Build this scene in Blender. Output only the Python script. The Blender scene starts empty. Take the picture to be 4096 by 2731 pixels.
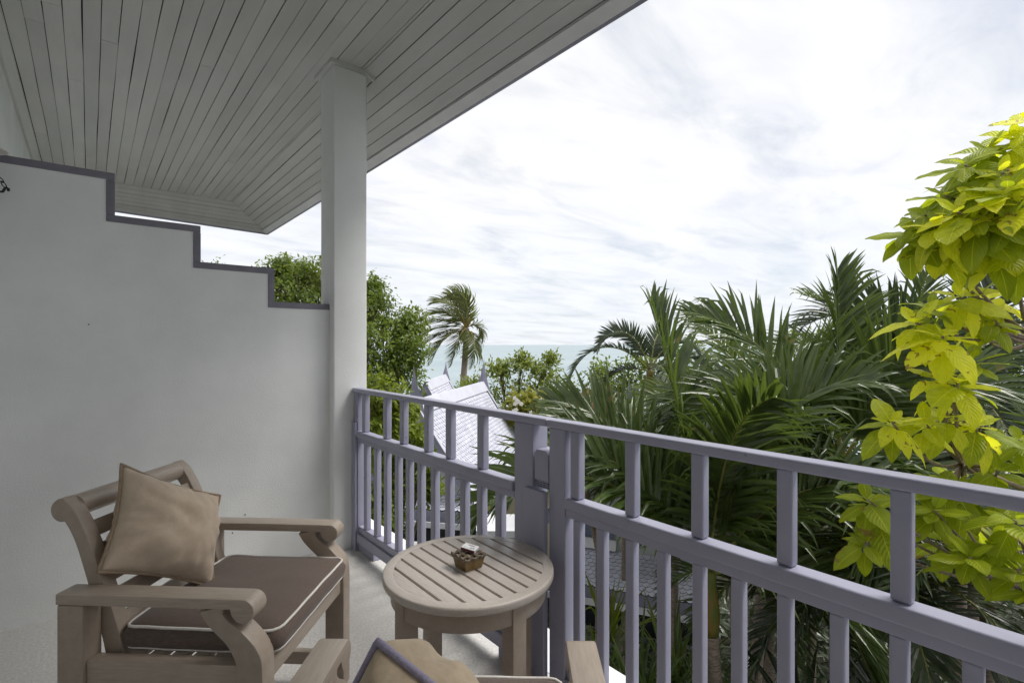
import bpy, bmesh, math, random
from mathutils import Vector, Matrix, noise as mnoise
random.seed(11)
rnd = random.random
def ru(a, b): return a + (b - a) * random.random()
sc = bpy.context.scene
COL = sc.collection

# ------------------------------------------------------------------ camera
EYE = 1.35                                   # metres above the balcony floor
YAW = math.radians(39.365)                   # to the right of the railing direction (+Y)
FPX, CXP, HYP = 2060.0, 2048.0, 1379.0       # lens in photograph pixels, used to turn sightings into places
S_, C_ = math.sin(YAW), math.cos(YAW)
FWD = Vector((S_, C_, 0)); RGT = Vector((C_, -S_, 0)); UP = Vector((0, 0, 1))
cam = bpy.data.cameras.new('camera'); camo = bpy.data.objects.new('camera', cam); COL.objects.link(camo)
camo.location = (0, 0, EYE); camo.rotation_euler = (math.radians(90), 0, -YAW)
cam.sensor_width = 36; cam.lens = FPX / 4096 * 36; cam.shift_y = 13.5 / 4096
cam.clip_start = .02; cam.clip_end = 90000
sc.camera = camo
def at(u, v, w):
    """a sighting (u, v) at depth w metres -> world point"""
    return FWD * w + RGT * ((u - CXP) / FPX * w) + Vector((0, 0, EYE - (v - HYP) / FPX * w))

# ------------------------------------------------------------------ world, sun, exposure
SUN_EL, SUN_AZ = math.radians(58), math.radians(117)   # azimuth clockwise from +Y
world = bpy.data.worlds.new('World'); sc.world = world; world.use_nodes = True
wt = world.node_tree; wt.nodes.clear(); WL = wt.links.new
def wn(t, **k):
    n = wt.nodes.new(t)
    for a_, b_ in k.items(): setattr(n, a_, b_)
    return n
def wmath(op, a, b=None, clamp=False):
    n = wn('ShaderNodeMath', operation=op); n.use_clamp = clamp
    for i, x in enumerate((a, b)):
        if x is None: continue
        if isinstance(x, (int, float)): n.inputs[i].default_value = x
        else: WL(x, n.inputs[i])
    return n.outputs[0]
tc = wn('ShaderNodeTexCoord'); sep = wn('ShaderNodeSeparateXYZ'); WL(tc.outputs['Generated'], sep.inputs[0])
zc = wmath('MAXIMUM', sep.outputs[2], 0.0)
den = wmath('ADD', zc, 0.10)
px_ = wmath('DIVIDE', sep.outputs[0], den); py_ = wmath('DIVIDE', sep.outputs[1], den)
cmb = wn('ShaderNodeCombineXYZ'); WL(px_, cmb.inputs[0]); WL(py_, cmb.inputs[1])
def cloud_noise(rot, sx, sy, scale, det, rough, dist=0.0, off=(0, 0, 0)):
    mp = wn('ShaderNodeMapping'); mp.inputs['Rotation'].default_value = (0, 0, rot)
    mp.inputs['Scale'].default_value = (sx, sy, 1); mp.inputs['Location'].default_value = off
    WL(cmb.outputs[0], mp.inputs[0])
    n = wn('ShaderNodeTexNoise'); n.inputs['Scale'].default_value = scale; n.inputs['Detail'].default_value = det
    n.inputs['Roughness'].default_value = rough; n.inputs['Distortion'].default_value = dist
    WL(mp.outputs[0], n.inputs[0]); return n.outputs[0]
def ramp(x, stops):
    r = wn('ShaderNodeValToRGB'); el = r.color_ramp.elements
    while len(el) < len(stops): el.new(.5)
    for e, (p, c) in zip(el, stops): e.position = p; e.color = (c[0], c[1], c[2], 1) if isinstance(c, tuple) else (c, c, c, 1)
    WL(x, r.inputs[0]); return r.outputs[0]
veil = ramp(cloud_noise(-.75, .7, 1.4, 1.6, 7, .58, .5, (3.1, 1.7, 0)), [(.30, .66), (.48, .94), (.60, 1.0)])   # cloud cover
streak = cloud_noise(-.70, .60, 1.25, 2.3, 6, .55, .55, (4.9, 6.2, 0))
body = ramp(streak, [(.33, (.83, .85, .915)), (.46, (.93, .94, .962)), (.62, (.985, .985, .99))])
sky = wn('ShaderNodeTexSky', sky_type='NISHITA'); sky.sun_disc = False
sky.sun_elevation = SUN_EL; sky.sun_rotation = SUN_AZ; sky.air_density = 1.0; sky.dust_density = .6; sky.ozone_density = 2.0
bgs = wn('ShaderNodeBackground'); bgs.inputs[1].default_value = .10; WL(sky.outputs[0], bgs.inputs[0])
low = wn('ShaderNodeMapRange'); WL(zc, low.inputs[0]); low.inputs[1].default_value = .02; low.inputs[2].default_value = .26; low.inputs[3].default_value = .55; low.inputs[4].default_value = 0.0
tint = wn('ShaderNodeMix'); tint.data_type = 'RGBA'; WL(low.outputs[0], tint.inputs[0]); WL(body, tint.inputs[6]); tint.inputs[7].default_value = (.80, .86, .955, 1)   # thicker, bluer air low down
bgc = wn('ShaderNodeBackground'); bgc.inputs[1].default_value = 1.08; WL(tint.outputs[2], bgc.inputs[0])
mixw = wn('ShaderNodeMixShader'); WL(veil, mixw.inputs[0]); WL(bgs.outputs[0], mixw.inputs[1]); WL(bgc.outputs[0], mixw.inputs[2])
out = wn('ShaderNodeOutputWorld'); WL(mixw.outputs[0], out.inputs[0])

sun = bpy.data.lights.new('sun', 'SUN'); sun.energy = 3.7; sun.angle = math.radians(30); sun.color = (1, .965, .91)
suno = bpy.data.objects.new('sun', sun); COL.objects.link(suno)
sd = Vector((math.sin(SUN_AZ) * math.cos(SUN_EL), math.cos(SUN_AZ) * math.cos(SUN_EL), math.sin(SUN_EL)))
suno.rotation_euler = sd.to_track_quat('Z', 'Y').to_euler(); suno.location = (0, 0, 30)
vs = sc.view_settings
vs.view_transform = 'Standard'; vs.look = 'None'; vs.exposure = 0.0; vs.gamma = 1.0; vs.use_curve_mapping = False
sc.render.engine = 'CYCLES'
sc.cycles.max_bounces = 8; sc.cycles.diffuse_bounces = 5; sc.cycles.glossy_bounces = 3; sc.cycles.transmission_bounces = 4
sc.cycles.use_denoising = True

# ------------------------------------------------------------------ helpers
def empty(name, loc=(0, 0, 0), rz=0.0):
    o = bpy.data.objects.new(name, None); COL.objects.link(o); o.location = loc; o.rotation_euler = (0, 0, rz)
    o.empty_display_size = .1; return o
def tag(o, label=None, cat=None, group=None, kind=None):
    if label: o['label'] = label
    if cat: o['category'] = cat
    if group: o['group'] = group
    if kind: o['kind'] = kind
    return o
def mk(name, verts, faces, mat, parent=None, smooth=False):
    me = bpy.data.meshes.new(name); me.from_pydata([tuple(v) for v in verts], [], faces); me.update()
    if smooth: me.polygons.foreach_set('use_smooth', [True] * len(me.polygons))
    if mat: me.materials.append(mat)
    o = bpy.data.objects.new(name, me); COL.objects.link(o)
    if parent: o.parent = parent
    return o
def inst(name, me, parent, mtx):
    o = bpy.data.objects.new(name, me); COL.objects.link(o); o.parent = parent; o.matrix_local = mtx; return o
def frombm(name, bm, mat, parent=None, smooth=True):
    me = bpy.data.meshes.new(name); bm.to_mesh(me); bm.free()
    if smooth: me.polygons.foreach_set('use_smooth', [True] * len(me.polygons))
    if mat: me.materials.append(mat)
    o = bpy.data.objects.new(name, me); COL.objects.link(o)
    if parent: o.parent = parent
    return o
def sharpen(o, ang=40):
    me = o.data
    try: me.set_sharp_from_angle(angle=math.radians(ang))
    except Exception: pass
    return o
def box(name, x0, x1, y0, y1, z0, z1, mat, parent=None, bev=.004, seg=2):
    bm = bmesh.new(); bmesh.ops.create_cube(bm, size=1)
    for v in bm.verts:
        v.co = Vector(((x0 + x1) / 2 + v.co.x * (x1 - x0), (y0 + y1) / 2 + v.co.y * (y1 - y0), (z0 + z1) / 2 + v.co.z * (z1 - z0)))
    if bev > 0:
        bmesh.ops.bevel(bm, geom=bm.edges[:], offset=min(bev, .45 * min(x1 - x0, y1 - y0, z1 - z0)), segments=seg, profile=.6, affect='EDGES')
    return sharpen(frombm(name, bm, mat, parent))
def prism(name, outline, axis, a0, a1, mat, parent=None, bev=.004):
    """outline: (p,q) polygon in the plane normal to axis; axis 'y': p=x,q=z; 'x': p=y,q=z; 'z': p=x,q=y"""
    bm = bmesh.new()
    def pt(p, q, a): return (p, a, q) if axis == 'y' else ((a, p, q) if axis == 'x' else (p, q, a))
    va = [bm.verts.new(pt(p, q, a0)) for p, q in outline]; vb = [bm.verts.new(pt(p, q, a1)) for p, q in outline]
    n = len(outline)
    fa = bm.faces.new(va); fb = bm.faces.new(list(reversed(vb)))
    for i in range(n): bm.faces.new((va[i], vb[i], vb[(i + 1) % n], va[(i + 1) % n]))
    bmesh.ops.recalc_face_normals(bm, faces=bm.faces[:])
    if bev > 0:
        ed = list(set(fa.edges[:]) | set(fb.edges[:]))
        bmesh.ops.bevel(bm, geom=ed, offset=bev, segments=2, profile=.6, affect='EDGES')
    return sharpen(frombm(name, bm, mat, parent))
def tube_geo(pts, rad, n=8, cap=True):
    V, F = [], []; m = len(pts); prevx = None
    for i, p in enumerate(pts):
        t = (Vector(pts[min(i + 1, m - 1)]) - Vector(pts[max(i - 1, 0)]));
        t = t.normalized() if t.length > 1e-9 else Vector((0, 0, 1))
        if prevx is None:
            ref = Vector((0, 0, 1)) if abs(t.z) < .9 else Vector((1, 0, 0)); x = t.cross(ref).normalized()
        else: x = (prevx - t * prevx.dot(t)).normalized()
        prevx = x; y = t.cross(x); r = rad(i / max(1, m - 1)) if callable(rad) else rad
        for k in range(n):
            a = 2 * math.pi * k / n; V.append(Vector(p) + x * (r * math.cos(a)) + y * (r * math.sin(a)))
    for i in range(m - 1):
        for k in range(n):
            F.append((i * n + k, i * n + (k + 1) % n, (i + 1) * n + (k + 1) % n, (i + 1) * n + k))
    if cap: F.append(tuple(reversed(range(n)))); F.append(tuple((m - 1) * n + k for k in range(n)))
    return V, F
def tube(name, pts, rad, mat, parent=None, n=8, closed=False):
    if closed:
        V, F = tube_geo(list(pts) + [pts[0], pts[1]], rad, n, False)
    else: V, F = tube_geo(pts, rad, n)
    return mk(name, V, F, mat, parent, True)
def bez(p0, p1, p2, n):
    p0, p1, p2 = Vector(p0), Vector(p1), Vector(p2)
    return [(p0 * (1 - t) ** 2 + p1 * 2 * t * (1 - t) + p2 * t * t) for t in [i / n for i in range(n + 1)]]

# ------------------------------------------------------------------ materials
def material(name, c1, c2=None, rough=.6, scale=8.0, bump=.0, bscale=60.0, spec=.4, stretch=None, trans=0.0, tcol=None,
             objrand=0.0, detail=5.0, coords='Object', ramp_pos=(.35, .65), speck=None, bdist=.01, sheen=0.0):
    m = bpy.data.materials.new(name); m.use_nodes = True; t = m.node_tree; b = t.nodes['Principled BSDF']; L = t.links.new
    b.inputs['Roughness'].default_value = rough; b.inputs['Specular IOR Level'].default_value = spec
    if sheen: b.inputs['Sheen Weight'].default_value = sheen
    tx = t.nodes.new('ShaderNodeTexCoord'); src = tx.outputs[coords]
    if stretch:
        mp = t.nodes.new('ShaderNodeMapping'); mp.inputs['Scale'].default_value = stretch; L(src, mp.inputs[0]); src = mp.outputs[0]
    col = None
    if c2 is not None:
        n = t.nodes.new('ShaderNodeTexNoise'); n.inputs['Scale'].default_value = scale; n.inputs['Detail'].default_value = detail
        n.inputs['Roughness'].default_value = .6; L(src, n.inputs[0])
        r = t.nodes.new('ShaderNodeValToRGB'); r.color_ramp.elements[0].position = ramp_pos[0]; r.color_ramp.elements[1].position = ramp_pos[1]
        r.color_ramp.elements[0].color = (*c1, 1); r.color_ramp.elements[1].color = (*c2, 1); L(n.outputs[0], r.inputs[0]); col = r.outputs[0]
    if speck:      # (colour, scale, threshold)
        v = t.nodes.new('ShaderNodeTexNoise'); v.inputs['Scale'].default_value = speck[1]; v.inputs['Detail'].default_value = 2; L(src, v.inputs[0])
        rr = t.nodes.new('ShaderNodeValToRGB'); rr.color_ramp.elements[0].position = speck[2]; rr.color_ramp.elements[1].position = min(1, speck[2] + .05)
        rr.color_ramp.elements[0].color = (0, 0, 0, 1); rr.color_ramp.elements[1].color = (1, 1, 1, 1); L(v.outputs[0], rr.inputs[0])
        mx = t.nodes.new('ShaderNodeMix'); mx.data_type = 'RGBA'; L(rr.outputs[0], mx.inputs[0])
        if col: L(col, mx.inputs[6])
        else: mx.inputs[6].default_value = (*c1, 1)
        mx.inputs[7].default_value = (*speck[0], 1); col = mx.outputs[2]
    if objrand > 0:
        oi = t.nodes.new('ShaderNodeObjectInfo'); mr = t.nodes.new('ShaderNodeMapRange'); L(oi.outputs['Random'], mr.inputs[0])
        mr.inputs[3].default_value = 1 - objrand; mr.inputs[4].default_value = 1 + objrand
        hs = t.nodes.new('ShaderNodeHueSaturation'); L(mr.outputs[0], hs.inputs['Value'])
        if col: L(col, hs.inputs['Color'])
        else: hs.inputs['Color'].default_value = (*c1, 1)
        col = hs.outputs[0]
    if col: L(col, b.inputs['Base Color'])
    else: b.inputs['Base Color'].default_value = (*c1, 1)
    if bump > 0:
        n2 = t.nodes.new('ShaderNodeTexNoise'); n2.inputs['Scale'].default_value = bscale; n2.inputs['Detail'].default_value = 4; L(src, n2.inputs[0])
        bp = t.nodes.new('ShaderNodeBump'); bp.inputs['Strength'].default_value = bump; bp.inputs['Distance'].default_value = bdist
        L(n2.outputs[0], bp.inputs['Height']); L(bp.outputs[0], b.inputs['Normal'])
    if trans > 0:
        tr = t.nodes.new('ShaderNodeBsdfTranslucent')
        if tcol: tr.inputs[0].default_value = (*tcol, 1)
        elif col: L(col, tr.inputs[0])
        ms = t.nodes.new('ShaderNodeMixShader'); ms.inputs[0].default_value = trans
        L(b.outputs[0], ms.inputs[1]); L(tr.outputs[0], ms.inputs[2]); L(ms.outputs[0], t.nodes['Material Output'].inputs[0])
    return m
M = {}
M['plaster'] = material('white_plaster', (.76, .768, .765), (.84, .846, .842), .85, 2.2, .42, 120, .2, speck=None, bdist=.004)
M['ceil'] = material('ceiling_paint', (.545, .548, .538), (.60, .602, .592), .6, 2.0, .06, 40, .3, stretch=(3, .7, 1), objrand=.05)
M['ceil_dark'] = material('ceiling_void', (.03, .028, .025), None, .9)
M['floor'] = material('pebble_floor', (.45, .44, .425), (.62, .61, .59), .8, 85, .5, 140, .3, detail=3, ramp_pos=(.3, .7), bdist=.004)
M['purple'] = material('mauve_paint', (.318, .318, .415), (.350, .350, .450), .36, 5, .10, 90, .45, bdist=.003, speck=((.25, .25, .31), 26, .74))
M['purple_trim'] = material('mauve_trim', (.19, .185, .225), (.23, .22, .26), .6, 9, .1, 80, .3)
M['taupe'] = material('taupe_paint', (.350, .285, .228), (.395, .328, .268), .38, 9, .28, 70, .45, stretch=(3, 3, 3), bdist=.002)
M['taupe_x'] = material('taupe_wood_along', (.375, .308, .248), (.440, .370, .305), .30, 14, .25, 60, .55, stretch=(1.2, 12, 12), bdist=.003)
M['taupe_y'] = material('taupe_wood_across', (.375, .308, .248), (.440, .370, .305), .30, 14, .25, 60, .55, stretch=(12, 1.2, 12), bdist=.003)
M['taupe_top'] = material('taupe_lit_top', (.505, .448, .398), (.575, .520, .472), .28, 14, .3, 60, .6, stretch=(12, 1.2, 12), bdist=.003)  # same furniture paint, lightened to carry the sky light on the table top
M['white_edge'] = material('white_slab_paint', (.74, .74, .76), (.82, .82, .83), .6, 3, .1, 60, .3)
M['cushion'] = material('brown_cushion', (.112, .082, .068), (.160, .122, .103), .85, 60, .3, 300, .15, stretch=(1, 14, 1), bdist=.002, sheen=.2)
M['piping_white'] = material('white_piping', (.70, .66, .62), (.78, .75, .72), .8, 80)
M['pillow'] = material('tan_linen', (.50, .395, .295), (.58, .47, .36), .9, 25, .35, 420, .12, bdist=.002, sheen=.25, detail=8)
M['pillow2'] = material('beige_linen', (.42, .335, .235), (.50, .405, .29), .9, 40, .4, 420, .12, bdist=.002, sheen=.25)
M['pipe_purple'] = material('lilac_piping', (.27, .25, .34), (.36, .33, .44), .85, 150, .6, 160, .15, bdist=.004)
M['pipe_tan'] = material('tan_piping', (.27, .20, .135), (.33, .25, .17), .85, 90)
M['bronze'] = material('aged_wood_brass', (.12, .075, .025), (.24, .155, .055), .45, 35, .2, 80, .5)
M['lattice'] = material('carved_lattice', (.10, .075, .05), (.19, .145, .10), .45, 40, .2, 90, .5)
M['black'] = material('black_iron', (.012, .012, .012), None, .45, spec=.5)
M['tile_edge'] = material('tile_lip_shade', (.10, .095, .12), None, .8)  # dark tile sides: joints, with the shade under the lips put into the colour
M['tile'] = material('lilac_tile', (.47, .48, .56), (.60, .61, .69), .5, 3, .1, 60, .35, objrand=.08, detail=6)
M['roofcap'] = material('roof_cap_paint', (.48, .49, .56), (.56, .57, .64), .6, 2)
M['gable'] = material('mauve_board', (.25, .245, .32), (.29, .285, .36), .6, 4)
M['wall_grey'] = material('grey_render', (.42, .43, .42), (.48, .49, .48), .8, 2, .2, 70)
M['wall_white'] = material('white_render', (.68, .68, .70), (.76, .76, .78), .8, 2)
M['cream'] = material('cream_render', (.70, .62, .42), (.78, .70, .50), .8, 2)
M['window'] = material('dark_glass', (.03, .035, .04), None, .12, spec=.6)
M['blueglass'] = material('blue_glass', (.12, .16, .24), (.16, .2, .28), .15, 2, spec=.6)
M['soil'] = material('garden_soil', (.02, .022, .012), (.05, .05, .028), .95, 3, .5, 30)
M['concrete'] = material('wet_concrete', (.35, .34, .33), (.45, .44, .43), .8, 3)
M['plastic'] = material('white_plastic', (.75, .75, .76), None, .4)
M['sea'] = material('sea_water', (.27, .335, .365), (.32, .385, .41), .55, .02, .35, .9, .25, bdist=.2)
M['leaf_yellow'] = None
M['bark'] = material('grey_bark', (.10, .075, .05), (.20, .155, .11), .9, 20, .5, 60)
M['bark_pale'] = material('pale_bark', (.20, .15, .11), (.30, .24, .18), .85, 30, .4, 80)  # paler bark for the yellow-leaved tree
M['palmtrunk'] = material('ringed_trunk', (.14, .105, .08), (.34, .28, .22), .9, 14, .6, 50, stretch=(1, 1, 6))
M['cocotrunk'] = material('coconut_trunk', (.22, .17, .13), (.34, .28, .22), .9, 14, .5, 30)
M['shaft'] = material('green_crownshaft', (.10, .13, .02), (.22, .12, .03), .5, 5, .2, 20, .4, stretch=(8, 8, .6), ramp_pos=(.45, .62))
M['rachis'] = material('frond_rib', (.16, .17, .035), (.22, .21, .05), .55, 5)
M['rachis_coco'] = material('coconut_rib', (.28, .22, .06), (.34, .27, .09), .6, 5)
def leafmat(name, c1, c2, rough, trans, tcol, scale=3.0, spec=.45, objrand=.15, speck=None):
    return material(name, c1, c2, rough, scale, 0, spec=spec, trans=trans, tcol=tcol, objrand=objrand, detail=3, speck=speck)
M['frond'] = leafmat('palm_leaflet', (.040, .066, .018), (.092, .130, .036), .27, .28, (.17, .25, .035), 6, .55, .2, ((.22, .17, .06), 3.5, .70))
M['frond_lt'] = leafmat('palm_leaflet_light', (.070, .105, .026), (.135, .180, .048), .32, .30, (.24, .33, .05), 6, .5, .2, ((.26, .20, .07), 3.5, .70))
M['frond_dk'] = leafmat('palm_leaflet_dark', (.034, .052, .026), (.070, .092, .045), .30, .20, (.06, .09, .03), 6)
M['frond_dead'] = leafmat('palm_leaflet_dead', (.17, .09, .04), (.28, .16, .08), .8, .25, (.3, .16, .06), 8)
M['coco'] = leafmat('coconut_leaflet', (.075, .100, .028), (.150, .170, .052), .40, .30, (.26, .30, .07), 2)
M['leaf_green'] = leafmat('tree_leaf_green', (.065, .105, .016), (.155, .210, .036), .45, .36, (.28, .36, .05), 1.5, .35)
M['leaf_lime'] = leafmat('tree_leaf_lime', (.100, .150, .012), (.200, .250, .020), .5, .35, (.34, .42, .03), 2, .35)
M['leaf_fresh'] = leafmat('bush_leaf_fresh', (.115, .160, .026), (.230, .280, .055), .5, .38, (.38, .45, .08), 1.2, .35)
M['leaf_gold'] = leafmat('frangipani_leaf', (.15, .18, .03), (.34, .33, .06), .5, .35, (.45, .45, .08), 1.2, .3)
M['petal'] = material('white_petal', (.8, .78, .7), None, .6, trans=.3, tcol=(.8, .78, .7))
M['strap'] = leafmat('strap_leaf', (.040, .075, .016), (.110, .160, .036), .35, .25, (.20, .28, .04), 4)

def big_leaf_material(name, dark, lightc, tcol):
    m = bpy.data.materials.new(name); m.use_nodes = True; t = m.node_tree; b = t.nodes['Principled BSDF']; L = t.links.new
    b.inputs['Roughness'].default_value = .42; b.inputs['Specular IOR Level'].default_value = .35
    at_ = t.nodes.new('ShaderNodeAttribute'); at_.attribute_name = 'leafuv'; sp = t.nodes.new('ShaderNodeSeparateXYZ'); L(at_.outputs['Vector'], sp.inputs[0])
    def mth(op, a, b_=None, c=None):
        n = t.nodes.new('ShaderNodeMath'); n.operation = op
        for i, x in enumerate((a, b_, c)):
            if x is None: continue
            if isinstance(x, (int, float)): n.inputs[i].default_value = x
            else: L(x, n.inputs[i])
        return n.outputs[0]
    ab = mth('ABSOLUTE', sp.outputs[1])
    ph = mth('SUBTRACT', mth('MULTIPLY', sp.outputs[0], 9.0), mth('MULTIPLY', ab, 3.2))
    fr = mth('FRACT', ph); tri = mth('ABSOLUTE', mth('SUBTRACT', fr, .5))            # 0.5 at vein
    side = mth('SMOOTH_MIN', 1.0, mth('MULTIPLY', mth('MAXIMUM', mth('SUBTRACT', tri, .44), 0.0), 16.0), .1)
    mid = mth('LESS_THAN', ab, .035)
    vein = mth('MAXIMUM', mth('MULTIPLY', side, .35), mid)
    oi = t.nodes.new('ShaderNodeObjectInfo')
    nz = t.nodes.new('ShaderNodeTexNoise'); nz.inputs['Scale'].default_value = 9; tx = t.nodes.new('ShaderNodeTexCoord'); L(tx.outputs['Object'], nz.inputs[0])
    fac = mth('ADD', mth('MULTIPLY', oi.outputs['Random'], .75), mth('MULTIPLY', mth('SUBTRACT', nz.outputs[0], .35), .7))
    mx = t.nodes.new('ShaderNodeMix'); mx.data_type = 'RGBA'; mx.clamp_factor = True; L(fac, mx.inputs[0]); mx.inputs[6].default_value = (*dark, 1); mx.inputs[7].default_value = (*lightc, 1)
    mv = t.nodes.new('ShaderNodeMix'); mv.data_type = 'RGBA'; L(mth('MULTIPLY', vein, .55), mv.inputs[0]); L(mx.outputs[2], mv.inputs[6]); mv.inputs[7].default_value = (min(1, lightc[0] * 1.5), min(1, lightc[1] * 1.4), lightc[2] * 2 + .03, 1)
    L(mv.outputs[2], b.inputs['Base Color'])
    # brown blotches and scorched margins
    nb_ = t.nodes.new('ShaderNodeTexNoise'); nb_.inputs['Scale'].default_value = 5.5; nb_.inputs['Detail'].default_value = 6; L(tx.outputs['Object'], nb_.inputs[0])
    jit = mth('ADD', nb_.outputs[0], mth('MULTIPLY', mth('SUBTRACT', oi.outputs['Random'], .5), .16))
    blot = mth('MULTIPLY', mth('GREATER_THAN', mth('ADD', jit, mth('MULTIPLY', mth('POWER', ab, 6.0), .10)), .69), .8)
    mb = t.nodes.new('ShaderNodeMix'); mb.data_type = 'RGBA'; L(blot, mb.inputs[0]); L(mv.outputs[2], mb.inputs[6]); mb.inputs[7].default_value = (.30, .17, .05, 1)
    L(mb.outputs[2], b.inputs['Base Color']); mv = mb
    bp = t.nodes.new('ShaderNodeBump'); bp.inputs['Strength'].default_value = .6; bp.inputs['Distance'].default_value = .006
    L(mth('SUBTRACT', 1.0, mth('MULTIPLY', tri, 2.0)), bp.inputs['Height']); L(bp.outputs[0], b.inputs['Normal'])
    tr = t.nodes.new('ShaderNodeBsdfTranslucent'); mt = t.nodes.new('ShaderNodeMix'); mt.data_type = 'RGBA'; mt.blend_type = 'MULTIPLY'
    hs = t.nodes.new('ShaderNodeHueSaturation'); hs.inputs['Value'].default_value = 1.5; L(mv.outputs[2], hs.inputs['Color']); L(hs.outputs[0], tr.inputs[0])
    ms = t.nodes.new('ShaderNodeMixShader'); ms.inputs[0].default_value = .48; L(b.outputs[0], ms.inputs[1]); L(tr.outputs[0], ms.inputs[2])
    L(ms.outputs[0], t.nodes['Material Output'].inputs[0]); return m
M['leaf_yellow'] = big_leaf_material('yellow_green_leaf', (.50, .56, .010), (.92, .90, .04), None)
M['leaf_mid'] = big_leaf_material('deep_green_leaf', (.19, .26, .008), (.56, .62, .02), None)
# ------------------------------------------------------------------ ground and sea
def ground():
    V, F = [], []; ring = [0, 3, 6, 10, 15, 20, 26, 33, 42, 55, 80]
    zs = [-4.8, -4.8, -4.8, -4.8, -4.8, -4.85, -5.0, -5.5, -6.5, -8.0, -9.0]; n = 48
    for r, z in zip(ring, zs):
        for k in range(n):
            a = 2 * math.pi * k / n; V.append((r * math.cos(a), r * math.sin(a), z + (ru(-.06, .06) if r > 0 else 0)))
    for i in range(len(ring) - 1):
        for k in range(n): F.append((i * n + k, i * n + (k + 1) % n, (i + 1) * n + (k + 1) % n, (i + 1) * n + k))
    return tag(mk('ground', V, F, M['soil'], None, True), kind='structure')
ground()
def sea():
    rr = [30, 60, 120, 300, 900, 3000, 12000, 60000]; n = 96; V, F = [], []
    for r in rr:
        for k in range(n): a = 2 * math.pi * k / n; V.append((r * math.cos(a), r * math.sin(a), -6.4))
    for i in range(len(rr) - 1):
        for k in range(n): F.append((i * n + k, i * n + (k + 1) % n, (i + 1) * n + (k + 1) % n, (i + 1) * n + k))
    return tag(mk('sea', V, F, M['sea']), kind='structure')
sea()

# ------------------------------------------------------------------ balcony shell
tag(box('floor', -.445, 1.46, -3.2, 7.4, -.25, 0, M['floor'], bev=0), kind='structure')
tag(box('slab_edge', 1.462, 1.692, -3.2, 7.4, -.25, .002, M['white_edge'], bev=.006), kind='structure')
XH, XB, XE = -.445, 1.429, 1.966
LIFT = .060                                   # the far eave climbs a little towards the house
ZC, ZE = 3.195, 2.945
YB = 7.42; BW = XE - XB; YE = YB + BW
tag(box('house_wall', XH - .2, XH, -3.2, 7.2, -4.8, ZC + .02, M['plaster'], bev=0),
    'white plaster house wall glimpsed at upper left beneath the ceiling', 'wall')
# roof body above the boards
roof = prism('roof', [(-6, ZC + .05), (XB, ZC + .05), (XE + .02, ZE + .035), (XE + .02, ZE + .12), (XB, ZC + .25), (-1.5, ZC + 1.6), (-6, ZC + 1.6)], 'y', -3.6, YB, M['roofcap'], None, 0)
tag(roof, kind='structure')
mk('hip_end', [(-6, YB, ZC + .05), (XB, YB, ZC + .05), (XE + .02, YE + .02, ZE + .035), (-6, YE + .02, ZE + .035 + LIFT * 3.4),
               (-6, YB, ZC + .25), (XB, YB, ZC + .25), (XE + .02, YE + .02, ZE + .12), (-6, YE + .02, ZE + .12 + LIFT * 3.4)],
   [(0, 1, 2, 3), (7, 6, 5, 4), (0, 4, 5, 1), (1, 5, 6, 2), (2, 6, 7, 3), (3, 7, 4, 0)], M['roofcap'], roof)
ceiling = mk('ceiling', [(XH, -3.2, ZC + .02), (XB, -3.2, ZC + .02), (XB, YB, ZC + .02), (XH, YB, ZC + .02),
                         (XE, -3.2, ZE + .022), (XE, YE, ZE + .022), (XH, YE, ZE + .022 + LIFT)],
             [(0, 3, 2, 1), (1, 2, 5, 4), (3, 6, 5, 2)], M['ceil_dark'])
tag(ceiling, kind='structure')
def board(pts, nrm, parent=ceiling, th=.012, name='ceiling_board', mat=None):
    """pts: four corners of the visible underside; grows by th against nrm"""
    n = Vector(nrm) * th; p = [Vector(q) for q in pts]
    V = p + [q + n for q in p]
    return mk(name, V, [(3, 2, 1, 0), (4, 5, 6, 7), (0, 1, 5, 4), (1, 2, 6, 5), (2, 3, 7, 6), (3, 0, 4, 7)], mat or M['ceil'], parent)
PB = .0846
x = -.370; k = 0
edges = [XH, -.425 + .0] 
bx = [-.370 + PB * i for i in range(22)]
bx = [b for b in bx if b < XB - .01] + [XB]
def gap(): return ru(.0012, .0040) if rnd() < .7 else ru(.004, .0068)
def wavy_board(xa, xb, ya, yb, dz):
    """one ceiling board: hand-fitted edges, so the joint opens and closes along its length"""
    n = max(2, int((yb - ya) / .28)); V, F = [], []; sd_ = ru(0, 99)
    for j in range(n + 1):
        y = ya + (yb - ya) * j / n
        l = .0022 + .0042 * mnoise.noise(Vector((y * 1.3, sd_, 0))); r = .0022 + .0042 * mnoise.noise(Vector((y * 1.3, sd_ + 7, 0)))
        for zz in (0, .012): V += [(xa + max(.0002, l), y, ZC + dz + zz), (xb - max(.0002, r), y, ZC + dz + zz)]
    for j in range(n):
        k = j * 4; F += [(k, k + 4, k + 5, k + 1), (k + 2, k + 3, k + 7, k + 6), (k, k + 2, k + 6, k + 4), (k + 1, k + 5, k + 7, k + 3)]
    F += [(0, 1, 3, 2), (n * 4, n * 4 + 2, n * 4 + 3, n * 4 + 1)]
    return mk('ceiling_board', V, F, M['ceil'], ceiling)
for i in range(len(bx) - 1):
    ys = [-3.2]; y = -3.2 + ru(.4, 3.0)
    while y < YB - .5:
        if rnd() < .8: ys.append(y)
        y += ru(2.4, 4.6)
    ys.append(YB)
    for a, b in zip(ys[:-1], ys[1:]):
        wavy_board(bx[i], bx[i + 1], a + .0008, b - .0008, ru(0, .0018))
# cornice against the house wall
prism('cornice', [(XH, ZC), (XH, ZC - .022), (XH + .02, ZC - .030), (XH + .066, ZC - .012), (XH + .072, ZC)], 'y', -3.2, 7.2, M['ceil'], ceiling, 0)
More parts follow.
